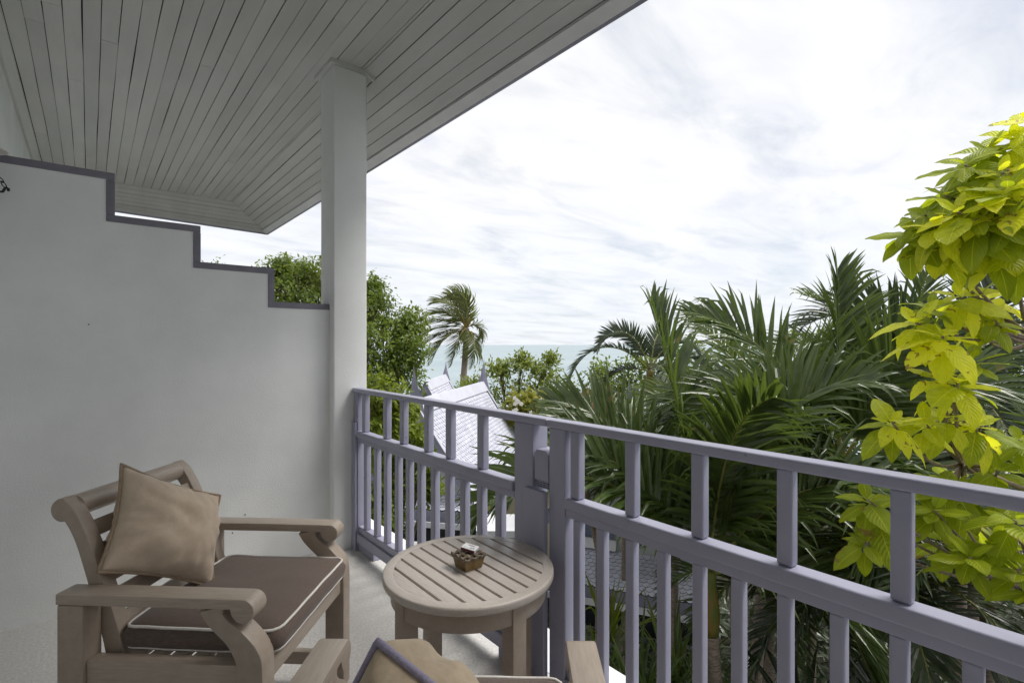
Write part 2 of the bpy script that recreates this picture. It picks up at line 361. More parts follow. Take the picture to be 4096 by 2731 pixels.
# sloping soffit along the railing side and across the far end
sl = math.hypot(BW, ZC - ZE); nb = 7; cs, sn = BW / sl, (ZC - ZE) / sl
for i in range(nb):
    t0, t1 = sl * i / nb, sl * (i + 1) / nb
    if i == nb - 1: t1 -= .004
    cuts = [-3.2] + sorted(ru(-2, 7) for _ in range(2)) + [None]
    for a, b in zip(cuts[:-1], cuts[1:]):
        g = [gap() * .75 for _ in range(4)]; dz = ru(0, .0015)
        p = []
        for t, e, gg in ((t0, a, g[0]), (t1, a, -g[1]), (t1, b, -g[2]), (t0, b, g[3])):
            t = t + gg; yy = (YB + t * cs - .001) if e is None else e
            p.append((XB + t * cs, yy, ZC - t * sn + dz))
        board(p, (sn, 0, cs))
    g = [ru(.002, .004) for _ in range(4)]; dz = ru(0, .002); p = []
    for t, e, gg in ((t0, 0, g[0]), (t0, 1, g[1]), (t1, 1, -g[2]), (t1, 0, -g[3])):
        t = t + gg; p.append((XH if e == 0 else XB + t * cs - .001, YB + t * cs, ZC - t * sn + dz + (LIFT * t / sl if e == 0 else 0)))
    board(p, (0, sn, cs))
box('fascia_board', XE - .004, XE + .022, -3.2, YE + .022, ZE - .012, ZE + .13, M['purple'], ceiling, .003)
mk('fascia_board', [(x_, y_, z_ + (LIFT if x_ < 0 else 0)) for z_ in (ZE - .012, ZE + .13) for x_, y_ in ((XH, YE - .004), (XE - .005, YE - .004), (XE - .005, YE + .022), (XH, YE + .022))],
   [(3, 2, 1, 0), (4, 5, 6, 7), (0, 1, 5, 4), (1, 2, 6, 5), (2, 3, 7, 6), (3, 0, 4, 7)], M['purple'], ceiling)
board([(XE - .075, -3.2, ZE + .020), (XE - .005, -3.2, ZE - .010), (XE - .005, YE - .01, ZE - .010), (XE - .075, YE - .07, ZE + .020)], (sn, 0, cs), name='eave_moulding', mat=M['white_edge'])

# stepped privacy wall with its mauve band
YW = 3.40
steps = [(XH, 2.244), (.102, 2.244), (.102, 2.026), (.490, 2.026), (.490, 1.822), (.884, 1.822), (.884, 1.616), (1.24, 1.616)]
pw = empty('privacy_wall', (0, YW, 0))
tag(pw, 'white stepped privacy wall with mauve coping between the balconies', 'wall')
poly = [(XH, 0), (1.24, 0)] + [(a, b - .002) for a, b in reversed(steps)]
prism('wall_body', poly, 'y', 0, .12, M['plaster'], pw, 0)
TB = .036
def band(x0, x1, z0, z1): box('coping_band', x0, x1, -.005, .128, z0, z1, M['purple_trim'], pw, .004)
for i in range(0, len(steps) - 1, 2):
    (a, z), (b, _) = steps[i], steps[i + 1]
    band(a if i == 0 else a - TB + .0, b + (.0 if i < 6 else -.01), z - TB, z + .001)
    if i < 6: band(b - TB, b + .001, steps[i + 2][1] + .001, z - TB - .001)
tag(box('rear_light_block', XH, 1.30, -1.75, -1.62, 0, ZC + .01, M['plaster'], bev=0), kind='structure')  # unseen wall added behind the camera to keep light out of the balcony
for u_, v_ in ((225, 2023), (980, 2057), (355, 1297), (930, 2130)):
    d_ = FWD + RGT * ((u_ - CXP) / FPX); t_ = YW / d_.y
    lathe_pts = [(math.cos(a_ * math.pi / 4) * .004, math.sin(a_ * math.pi / 4) * .004) for a_ in range(8)]
    zz_ = EYE - (v_ - HYP) / FPX * t_
    mk('nail_head', [(d_.x * t_ + p, -.002, zz_ + q) for p, q in lathe_pts], [tuple(range(8))], M['black'] if v_ != 1297 else M['purple_trim'], pw)
# square column under the soffit
colm = empty('column', (0, 0, 0))
tag(colm, 'square white plastered column rising from the railing to the ceiling', 'column')
bm = bmesh.new(); bmesh.ops.create_cube(bm, size=1)
for v in bm.verts:
    v.co = Vector((1.341 + v.co.x * .228, 3.445 + v.co.y * .24, 1.6 + v.co.z * 3.2))
bmesh.ops.bevel(bm, geom=[e for e in bm.edges if abs(e.verts[0].co.z - e.verts[1].co.z) > 1], offset=.010, segments=3, profile=.5, affect='EDGES')
sharpen(frombm('shaft', bm, M['plaster'], colm), 50)
def trim(p, q, z0, z1): 
    return box('ceiling_trim', p[0], q[0], p[1], q[1], z0, z1, M['ceil'], colm, .002)
trim((1.197, 3.295), (1.43, 3.322), ZC - .026, ZC + .004); trim((1.197, 3.323), (1.225, 3.60), ZC - .026, ZC + .004)
mk('ceiling_trim', [(1.43, 3.296, ZC - .026), (1.50, 3.296, ZC - .026 - .07 * sn / cs), (1.50, 3.322, ZC - .026 - .07 * sn / cs), (1.43, 3.322, ZC - .026),
                    (1.43, 3.296, ZC + .004), (1.50, 3.296, ZC + .004 - .07 * sn / cs), (1.50, 3.322, ZC + .004 - .07 * sn / cs), (1.43, 3.322, ZC + .004)],
   [(3, 2, 1, 0), (4, 5, 6, 7), (0, 1, 5, 4), (1, 2, 6, 5), (2, 3, 7, 6), (3, 0, 4, 7)], M['ceil'], colm)

# ------------------------------------------------------------------ railing
rl = empty('balcony_railing', (1.37, 1.5, 0))
tag(rl, 'mauve painted timber balcony railing with square balusters', 'railing')
OX, OY = 1.37, 1.5
def rb(name, x0, x1, y0, y1, z0, z1, bev=.006): return box(name, x0 - OX, x1 - OX, y0 - OY, y1 - OY, z0, z1, M['purple'], rl, bev, 3)
rb('top_rail', 1.350, 1.411, 1.442, 3.324, 1.036, 1.066, .009)
rb('top_rail', 1.350, 1.411, -3.0, 1.440, 1.035, 1.0655, .009)
rb('mid_rail', 1.350, 1.409, 1.646, 3.254, .744, .787, .009)
rb('mid_rail', 1.350, 1.409, -3.0, 1.349, .744, .787, .009)
for a, b in ((1.646, 3.254), (-3.0, 1.349)):
    rb('lower_strip', 1.363, 1.400, a, b, .713, .743, .004)
    rb('bottom_rail', 1.366, 1.414, a, b, .118, .163, .005)
    rb('base_board', 1.353, 1.392, a, b, .057, .117, .005)
rb('post', 1.361, 1.436, 3.256, 3.323, .001, 1.035, .005)
rb('post', 1.346, 1.359, 3.262, 3.322, .001, .84, .003)
rb('post', 1.360, 1.444, 1.530, 1.644, .001, 1.035, .006)
rb('post', 1.360, 1.444, 1.351, 1.435, .001, 1.035, .006)
rb('cover_board', 1.334, 1.358, 1.437, 1.556, .001, .788, .006)
rb('stile', 1.364, 1.401, 1.285, 1.328, .788, 1.034, .007)
for c in (3.180, 2.868, 2.655, 2.379, 2.165, 1.895): rb('baluster', 1.366, 1.402, c - .0235, c + .0235, .788, 1.035, .007)
for c in (1.060, .818, .574, .331, .089, -.153, -.395): rb('baluster', 1.366, 1.402, c - .0195, c + .0195, .788, 1.034, .007)
for c in (3.156, 3.005, 2.864, 2.720, 2.587, 2.456, 2.313, 2.173, 2.040, 1.902, 1.764): rb('baluster', 1.367, 1.401, c - .0215, c + .0215, .164, .713, .007)
for c in (1.300, 1.187, 1.062, .941, .818, .700, .577, .455, .336, .213, .092, -.03, -.15, -.27, -.39): rb('baluster', 1.367, 1.401, c - .0165, c + .0165, .164, .712, .007)
rb('foot_block', 1.366, 1.418, 3.03, 3.254, .001, .056, .006)
rb('foot_block', 1.366, 1.418, 1.648, 1.76, .001, .056, .006)
lp = empty('post_fitting', (1.40, 1.483, .79))
tag(lp, 'mauve box with ridged neck fixed between the two middle railing posts', 'fitting')
prism('housing', [(-.04, .03), (.04, .03), (.04, .135), (.026, .150), (-.026, .150), (-.04, .135)], 'x', -.036, .040, M['purple'], lp, .004)
for i in range(4): box('neck_ridge', -.030 , .036, -.034 , .034, .0005 + i * .0075, .0052 + i * .0075, M['purple'], lp, .001)

# ------------------------------------------------------------------ wall lantern at the left edge
ln = empty('wall_lantern', (-.365, 3.30, 2.06))
tag(ln, 'black iron wall lantern with glass chimney at the far left edge', 'lantern')
prof = [(0, .0), (.036, .0), (.042, .012), (.030, .03), (.030, .05), (.040, .09), (.042, .12), (.030, .155)]
def lathe(name, prof, mat, parent, n=20, loc=(0, 0, 0)):
    V, F = [], []
    for r, z in prof:
        for k in range(n): a = 2 * math.pi * k / n; V.append((loc[0] + r * math.cos(a), loc[1] + r * math.sin(a), loc[2] + z))
    for i in range(len(prof) - 1):
        for k in range(n): F.append((i * n + k, i * n + (k + 1) % n, (i + 1) * n + (k + 1) % n, (i + 1) * n + k))
    return sharpen(mk(name, V, F, mat, parent, True), 50)
lathe('burner', [(0, -.02), (.035, -.02), (.045, -.005), (.036, .012), (.030, .03), (0, .03)], M['black'], ln)
gl = bpy.data.materials.new('lantern_glass'); gl.use_nodes = True
gb = gl.node_tree.nodes['Principled BSDF']; gb.inputs['Transmission Weight'].default_value = .9; gb.inputs['Roughness'].default_value = .05; gb.inputs['Base Color'].default_value = (.9, .92, .9, 1)
lathe('glass_chimney', [(.028, .03), (.040, .06), (.042, .09), (.030, .14), (.026, .17)], gl, ln)
lathe('reflector', [(0, .21), (.03, .205), (.075, .175), (.078, .170), (0, .172)], M['piping_white'], ln)
tube('hook_arm', [(.03, 0, -.005), (.045, 0, -.012), (.058, 0, -.010), (.064, 0, .004), (.070, 0, .012), (.077, 0, .006), (.076, 0, -.004)], .0055, M['black'], ln, 8)
tube('bracket', [(-.02, .0, .0), (-.05, .04, -.02), (-.05, .095, -.03)], .007, M['black'], ln, 8)
for i, (x0, z0, an) in enumerate(((.062, .022, -60), (.050, .045, -50), (.036, .066, -55))):
    a = math.radians(an); pts = []
    for kk in range(12):
        th = 2 * math.pi * kk / 12; lx, lz = .016 * math.cos(th), .006 * math.sin(th)
        pts.append((x0 + lx * math.cos(a) - lz * math.sin(a), .0 + (.004 if i % 2 else -.004), z0 + lx * math.sin(a) + lz * math.cos(a)))
    tube('chain_link', pts, .0022, M['black'], ln, 6, True)
# ------------------------------------------------------------------ armchairs
def strip_outline(cl):
    """cl: (x, z, width) centreline -> closed outline, widths measured along x/normal"""
    L_, R_ = [], []
    for i, (x, z, w) in enumerate(cl):
        a = cl[max(i - 1, 0)]; b = cl[min(i + 1, len(cl) - 1)]
        d = Vector((b[0] - a[0], b[1] - a[1])).normalized(); n = Vector((-d.y, d.x))
        L_.append((x + n.x * w / 2, z + n.y * w / 2)); R_.append((x - n.x * w / 2, z - n.y * w / 2))
    return L_ + list(reversed(R_))
def smooth_path(cl, n=6):
    out_ = []
    for i in range(len(cl) - 1):
        p0, p1, p2, p3 = cl[max(i - 1, 0)], cl[i], cl[i + 1], cl[min(i + 2, len(cl) - 1)]
        for j in range(n):
            t = j / n
            out_.append(tuple(.5 * ((2 * b) + (-a + c) * t + (2 * a - 5 * b + 4 * c - d) * t * t + (-a + 3 * b - 3 * c + d) * t ** 3) for a, b, c, d in zip(p0, p1, p2, p3)))
    out_.append(tuple(cl[-1])); return out_
def cushion_mesh(x0, x1, y0, y1, z0, z1, bulge, rim, seed):
    """box cushion with puffed top: rings from bottom seam to top seam to centre"""
    n = 22
    def loop(inset, z, bz=0):
        P = []
        xa, xb, ya, yb = x0 + inset, x1 - inset, y0 + inset, y1 - inset; r = max(.01, .035 - inset * .3)
        m = n
        seq = []
        for (cx, cy, a0) in ((xb - r, yb - r, 0), (xa + r, yb - r, 90), (xa + r, ya + r, 180), (xb - r, ya + r, 270)):
            for q in range(4): a = math.radians(a0 + q * 30); seq.append((cx + r * math.cos(a), cy + r * math.sin(a)))
        full = []
        for i in range(len(seq)):
            p, q = seq[i], seq[(i + 1) % len(seq)]; full.append(p)
            if i % 4 == 3:
                for j in range(1, m): full.append((p[0] + (q[0] - p[0]) * j / m, p[1] + (q[1] - p[1]) * j / m))
        for (px, py) in full:
            wob = mnoise.noise(Vector((px * 9, py * 9, seed))) * .006
            P.append(Vector((px, py, z + bz + wob)))
        return P
    h = z1 - z0
    rings = [loop(.0, z0), loop(-.010, z0 + h * .3), loop(-.013, z0 + h * .6), loop(0, z1), loop(.02, z1 + bulge * .45), loop(.06, z1 + bulge * .8), loop(.12, z1 + bulge), loop(.19, z1 + bulge * 1.1)]
    V, F = [], []; m = len(rings[0])
    for r_ in rings: V += r_
    for i in range(len(rings) - 1):
        for k_ in range(m): F.append((i * m + k_, i * m + (k_ + 1) % m, (i + 1) * m + (k_ + 1) % m, (i + 1) * m + k_))
    F.append(tuple((len(rings) - 1) * m + k_ for k_ in range(m))); F.append(tuple(reversed(range(m))))
    return V, F, rings[3], rings[0]
SCR = .034
def make_chair(name, label, O, ang):
    """local frame: +x is the way it faces, y from 0 to .665 across, origin on the floor at one front leg"""
    t = empty(name, (O.x, O.y, 0), ang); tag(t, label, 'armchair', 'taupe armchairs on the balcony')
    W = .665; AW = .068; mt = M['taupe']
    legc = smooth_path([(-.038, 0.0, .075), (-.038, .25, .075), (-.038, .43, .075), (-.046, .478, .074), (-.078, .525, .060), (-.116, .558, .052), (-.140, .585, .056), (-.148, .611, .075)], 4)
    armo = [(-.605, .611), (-.605, .641), (-.30, .642), (-.058, .6405)]
    for i in range(1, 15):
        a = math.radians(90 - i * 15.5); armo.append((-.058 + SCR * math.cos(a), .6065 + SCR * math.sin(a)))
    armo += [(-.090, .595), (-.094, .611)]
    cx, cz = -.655, .856
    front = smooth_path([(-.450, .36), (-.466, .46), (-.500, .575), (-.529, .655), (-.553, .724), (-.585, .800), (-.619, .860), (-.652, .8915)], 4)
    rear = smooth_path([(-.508, .36), (-.522, .45), (-.551, .56), (-.576, .648), (-.607, .745), (-.628, .793), (-.646, .822)], 4)
    scr = []
    for i in range(1, 13):
        a = math.radians(88 + i * 14.6); scr.append((cx + .0355 * math.cos(a), cz + .0355 * math.sin(a)))
    stile = front + scr + list(reversed(rear))
    for (ya, yb, s) in ((0, AW, 0), (W - AW, W, 1)):
        prism('front_leg', strip_outline(legc), 'y', ya, yb, mt, t, .006)
        prism('arm', armo, 'y', ya - .002, yb + .002, M['taupe_x'], t, .006)
        box('back_leg', -.603, -.525, ya + .001, yb - .001, 0, .610, mt, t, .006)
        ys = (yb + .002, yb + .047) if s == 0 else (ya - .047, ya - .002)
        prism('back_stile', stile, 'y', ys[0], ys[1], mt, t, .005)
        box('side_rail', -.524, -.078, ya + .012, yb - .012, .375, .448, M['taupe_x'], t, .004)
        box('stretcher', -.524, -.078, ya + .018, yb - .018, .075, .125, M['taupe_x'], t, .004)
    Y0, Y1 = AW + .045, W - AW - .045
    n = 24; out_ = [(cx + .034 * math.cos(2 * math.pi * i / n), cz + .034 * math.sin(2 * math.pi * i / n)) for i in range(n)]
    prism('top_rail', out_, 'y', Y0, Y1, M['taupe_y'], t, 0)
    for (xx, zz, hh) in ((-.602, .786, .050), (-.576, .718, .050), (-.551, .650, .050), (-.526, .580, .050), (-.503, .510, .050)):
        a = math.atan2(-.37, 1.0)
        c_, s_ = math.cos(a), math.sin(a); o_ = []
        for (p, q) in ((-.009, -hh / 2), (.009, -hh / 2), (.009, hh / 2), (-.009, hh / 2)): o_.append((xx + p * c_ + q * s_, zz - p * s_ + q * c_))
        prism('back_slat', o_, 'y', Y0, Y1, M['taupe_y'], t, .003)
    box('front_rail', -.062, -.012, AW + .001, W - AW - .001, .375, .447, M['taupe_y'], t, .005)
    box('back_rail', -.520, -.480, AW + .05, W - AW - .05, .375, .440, M['taupe_y'], t, .005)
    for i in range(6):
        xx = -.44 + i * .066; box('seat_slat', xx, xx + .045, AW - .011, W - AW + .011, .428, .444, M['taupe_y'], t, .003)
    return t
def add_cushion(ch, name, label, group):
    V, F, top, bot = cushion_mesh(-.468, .006, .074, .591, .450, .512, .022, .01, 3.1 + rnd())
    c = mk(name, V, F, M['cushion'], None, True); c.location = ch.location; c.rotation_euler = ch.rotation_euler
    tag(c, label, 'cushion', group)
    tube('piping', [p + Vector((0, 0, .002)) for p in top], .0042, M['piping_white'], c, 6, True)
    tube('piping', [p + Vector((0, 0, .002)) for p in bot], .0040, M['piping_white'], c, 6, True)
    return c
a3 = math.radians(3)
fd = RGT * math.cos(a3) - FWD * math.sin(a3)
O1 = RGT * -.694 + FWD * 1.4325
chair1 = make_chair('armchair', 'taupe wooden armchair against the white wall with a tan pillow', O1, math.atan2(fd.y, fd.x))
add_cushion(chair1, 'seat_cushion', 'brown seat cushion with white piping on the armchair by the wall', 'seat cushions')
O2 = RGT * .200 + FWD * 1.285
fd2 = (FWD + RGT * .015).normalized()
chair2 = make_chair('armchair', 'taupe wooden armchair in the foreground cut off by the bottom edge', O2, math.atan2(fd2.y, fd2.x))
add_cushion(chair2, 'seat_cushion', 'brown seat cushion at the bottom edge on the foreground armchair', 'seat cushions')

def pillow(name, corners, T, mat, pipemat, label, group, seed, piper=.006, pw=.62, pinch=.045):
    """corners bl, br, tr, tl in world; bulges both ways along the face normal"""
    bl, br, tr, tl = [Vector(c) for c in corners]; n = 36
    nm = ((br - bl).cross(tl - bl) + (tr - tl).cross(tr - br)).normalized(); ctr = (bl + br + tr + tl) / 4
    V, F = [], []; idx = {}
    rim = []
    for side in (1, -1):
        for i in range(n + 1):
            for j in range(n + 1):
                u, v = i / n, j / n; edge = i in (0, n) or j in (0, n)
                if side == -1 and edge: idx[(side, i, j)] = idx[(1, i, j)]; continue
                a, b = 2 * u - 1, 2 * v - 1
                p = bl * (1 - u) * (1 - v) + br * u * (1 - v) + tr * u * v + tl * (1 - u) * v
                q = 1 - pinch * ((1 - a * a) * abs(b) ** 1.5 + (1 - b * b) * abs(a) ** 1.5)     # sides drawn in
                p = ctr + (p - ctr) * q
                h = (max(0, 1 - abs(a) ** 2.2) * max(0, 1 - abs(b) ** 2.2)) ** pw
                wr = 0
                if not edge:
                    # creases that run in from the seams
                    e = min(1 - abs(a), 1 - abs(b)); dirn = math.atan2(b, a)
                    wr = .030 * mnoise.noise(Vector((dirn * 4.5, e * 1.5, seed))) * (1 - e) ** 3 * min(1, e * 7) + .011 * mnoise.noise(Vector((u * 5, v * 5, seed + 9))) * min(1, e * 5)
                    wr += .009 * math.sin(18 * (u * .8 + v * 1.1) + 4 * mnoise.noise(Vector((u * 3, v * 3, seed + 5)))) * max(0, mnoise.noise(Vector((u * 2.2, v * 2.2, seed + 2)))) * min(1, e * 6) * 2
                V.append(p + nm * side * (h * T / 2 + wr)); idx[(side, i, j)] = len(V) - 1
        for i in range(n):
            for j in range(n):
                f = (idx[(side, i, j)], idx[(side, i + 1, j)], idx[(side, i + 1, j + 1)], idx[(side, i, j + 1)])
                F.append(f if side == 1 else tuple(reversed(f)))
    loop = [idx[(1, i, 0)] for i in range(n)] + [idx[(1, n, j)] for j in range(n)] + [idx[(1, n - i, n)] for i in range(n)] + [idx[(1, 0, n - j)] for j in range(n)]
    o = mk(name, V, F, mat, None, True); tag(o, label, 'pillow', group)
    tube('piping', [V[k_] + (V[k_] - ctr).normalized() * piper * .5 for k_ in loop], piper, pipemat, o, 7, True)
    return o
def rw(r, w, z): return RGT * r + FWD * w + Vector((0, 0, z))
pillow('throw_pillow', [rw(-1.205, 1.500, .690), rw(-1.045, 1.800, .505), rw(-1.115, 1.965, .775), rw(-1.240, 1.635, .970)], .21, M['pillow'], M['pipe_tan'],
       'tan throw pillow leaning on the backrest of the armchair by the wall', 'throw pillows', 4.2, .0048, pinch=.10)
pillow('throw_pillow', [rw(-.375, .985, .56), rw(-.07, .93, .50), rw(.02, .86, .66), rw(-.2345, .905, .826)], .27, M['pillow2'], M['pipe_purple'],
       'beige throw pillow with lilac piping on the foreground armchair', 'throw pillows', 7.7, .0072, pw=.42, pinch=.02)

# ------------------------------------------------------------------ round slatted table
TC = Vector((1.028, 1.490, 0)); TZ, TR, RI = .578, .2955, .2585
tb = empty('side_table', TC); tag(tb, 'round taupe slatted side table beside the railing', 'table')
SLOT, PT = .0105, .0525
def arc_slat(xa, xb):
    n = 7; top, botm = [], []
    for i in range(n + 1):
        xx = xa + (xb - xa) * i / n; yy = math.sqrt(max(1e-8, RI * RI - xx * xx)); top.append((xx, yy)); botm.append((xx, -yy))
    return top + list(reversed(botm))
edges_ = [-RI + 1e-4] + [(i - 4) * PT for i in range(9)] + [RI - 1e-4]
for i in range(10):
    xa = edges_[i] + (SLOT / 2 if i > 0 else 0); xb = edges_[i + 1] - (SLOT / 2 if i < 9 else 0)
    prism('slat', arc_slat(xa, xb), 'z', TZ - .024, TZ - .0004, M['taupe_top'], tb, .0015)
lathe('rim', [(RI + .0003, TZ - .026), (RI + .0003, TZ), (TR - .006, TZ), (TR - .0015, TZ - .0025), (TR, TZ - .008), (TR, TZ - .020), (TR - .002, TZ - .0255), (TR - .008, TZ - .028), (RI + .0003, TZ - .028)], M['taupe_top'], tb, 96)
lathe('apron', [(.246, TZ - .029), (.268, TZ - .029), (.268, TZ - .088), (.266, TZ - .091), (.246, TZ - .091), (.246, TZ - .029)], M['taupe'], tb, 96)
for k in range(4):
    a = math.radians(90 * k + .6); o = box('leg', .216, .2725, -.027, .027, 0, TZ - .0295, M['taupe'], tb, .004)
    o.rotation_euler = (0, 0, a)
box('cross_brace', -.24, .24, -.012, .012, TZ - .056, TZ - .030, M['taupe_x'], tb, .003)

# ashtray box with carved lattice, and a matchbox on it
at_ = empty('ashtray_box', (1.021, 1.483, TZ)); tag(at_, 'small brass-toned wooden ashtray box with carved lattice top on the table', 'ashtray')
b0, b1, hb = .033, .041, .036
def frust(name, x0, x1, z0, z1, mat, parent):
    V = [(sx * x0, sy * x0, z0) for sx, sy in ((-1, -1), (1, -1), (1, 1), (-1, 1))] + [(sx * x1, sy * x1, z1) for sx, sy in ((-1, -1), (1, -1), (1, 1), (-1, 1))]
    return mk(name, V, [(3, 2, 1, 0), (4, 5, 6, 7)] + [(i, (i + 1) % 4, 4 + (i + 1) % 4, 4 + i) for i in range(4)], mat, parent)
frust('box_body', b0, b1 - .001, .0005, hb, M['bronze'], at_)
n = 42; V, F = [], []; hw = .044
for i in range(n + 1):
    for j in range(n + 1):
        xx, yy = -hw + 2 * hw * i / n, -hw + 2 * hw * j / n
        z = hb + .010 + .0055 * (math.cos(xx / hw * math.pi * 3) * 1.0 + math.cos(yy / hw * math.pi * 3)) * -.5
        V.append((xx, yy, z))
for i in range(n):
    for j in range(n):
        xx, yy = -hw + 2 * hw * (i + .5) / n, -hw + 2 * hw * (j + .5) / n
        hit = any((xx - cx_ * hw * 2 / 3) ** 2 + (yy - cy_ * hw * 2 / 3) ** 2 < .0085 ** 2 for cx_ in (-1, 0, 1) for cy_ in (-1, 0, 1))
        if not hit: F.append((i * (n + 1) + j, (i + 1) * (n + 1) + j, (i + 1) * (n + 1) + j + 1, i * (n + 1) + j + 1))
lt = mk('lattice_top', V, F, M['lattice'], at_, True)
sm = lt.modifiers.new('thick', 'SOLIDIFY'); sm.thickness = .009; sm.offset = -1
mbx = empty('matchbox', at_.location + Vector((.012, .010, .0535)), math.radians(-62)); mbx.rotation_euler = (math.radians(4), math.radians(7), math.radians(-62))
tag(mbx, 'small white and red matchbox lying on the ashtray box', 'matchbox')
box('sleeve', -.027, .027, -.018, .018, 0, .011, M['plastic'], mbx, .0008)
box('striker', -.0265, .0265, -.0186, -.0181, .001, .010, material('striker_red', (.16, .05, .05), None, .8), mbx, 0)
box('print', -.020, .020, -.012, .012, .0112, .0116, material('matchbox_print', (.75, .76, .78), (.30, .28, .30), .5, 45, stretch=(1, 3, 1), ramp_pos=(.5, .6)), mbx, 0)
# ------------------------------------------------------------------ neighbouring gabled houses
def tile_mesh(w, l, name):
    """fish-scale tile: lies in local xy (y down the slope), rounded lower end, thin; origin at its upper middle"""
    top = [(-w / 2, 0), (w / 2, 0), (w / 2, l * .55)]
    for i in range(1, 6): a = math.pi * i / 6; top.append((w / 2 * math.cos(a), l * .55 + l * .45 * math.sin(a)))
    top.append((-w / 2, l * .55)); n = len(top); th = .024
    V = [(x_, y_, .016) for x_, y_ in top] + [(x_, y_, .016 - th) for x_, y_ in top]
    F = [tuple(reversed(range(n)))] + [(i, (i + 1) % n, n + (i + 1) % n, n + i) for i in range(n)]
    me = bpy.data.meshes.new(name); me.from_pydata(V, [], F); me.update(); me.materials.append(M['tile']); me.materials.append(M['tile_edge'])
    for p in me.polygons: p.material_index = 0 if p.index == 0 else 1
    return me
TW, TL = .125, .15
TILE = tile_mesh(TW * .985, TL, 'roof_tile')
TV = [v.co.copy() for v in TILE.vertices]; TF = [tuple(p.vertices) for p in TILE.polygons]
def tile_rows(p00, along, downs, ncol, rows):
    """matrices: rows of tiles, downs = list of (point offset, down direction)"""
    out_ = []
    for r_, (off, dn) in enumerate(downs):
        nrm = along.cross(dn).normalized()
        if nrm.z < 0: nrm = -nrm
        tilt = (dn - nrm * .055).normalized(); tilt = dn * .99 + nrm * .10
        tilt.normalize(); xx = along; nn = xx.cross(tilt).normalized()
        if nn.z < 0: nn = -nn; xx = -along
        yy = tilt
        for c in range(ncol):
            p = p00 + off + along * (TW * (c + (.5 if r_ % 2 else 0)) + ru(-.003, .003)) + nn * ru(0, .003)
            m = Matrix(((xx.x, yy.x, nn.x, p.x), (xx.y, yy.y, nn.y, p.y), (xx.z, yy.z, nn.z, p.z), (0, 0, 0, 1)))
            out_.append(m)
    return out_
def place_tiles(root, mats, nobj):
    inv = Matrix.Translation(root.location).inverted()
    def keyf(m):
        p = m.translation; w_ = p.dot(FWD)
        return w_
    mats = sorted(mats, key=keyf)
    for m in mats[:nobj]: inst('roof_tile', TILE, root, inv @ m)
    rest = mats[nobj:]
    if rest:
        V, F = [], []
        for m in rest:
            b = len(V); mm = inv @ m; V += [mm @ v for v in TV]; F += [tuple(b + k for k in f) for f in TF]
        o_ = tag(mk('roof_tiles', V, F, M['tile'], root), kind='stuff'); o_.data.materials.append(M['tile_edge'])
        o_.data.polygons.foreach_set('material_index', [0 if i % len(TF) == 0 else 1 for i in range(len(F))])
def quadbox(name, a, b, c, d, th, mat, parent, org):
    """a..d corners of a face; grows by th along its normal"""
    P = [Vector(q) - org for q in (a, b, c, d)]; n = (P[1] - P[0]).cross(P[3] - P[0]).normalized() * th
    V = P + [q + n for q in P]
    o = mk(name, V, [(0, 1, 2, 3), (7, 6, 5, 4), (0, 4, 5, 1), (1, 5, 6, 2), (2, 6, 7, 3), (3, 7, 4, 0)], mat, parent)
    bm = bmesh.new(); bm.from_mesh(o.data); bmesh.ops.recalc_face_normals(bm, faces=bm.faces[:]); bm.to_mesh(o.data); bm.free(); return o
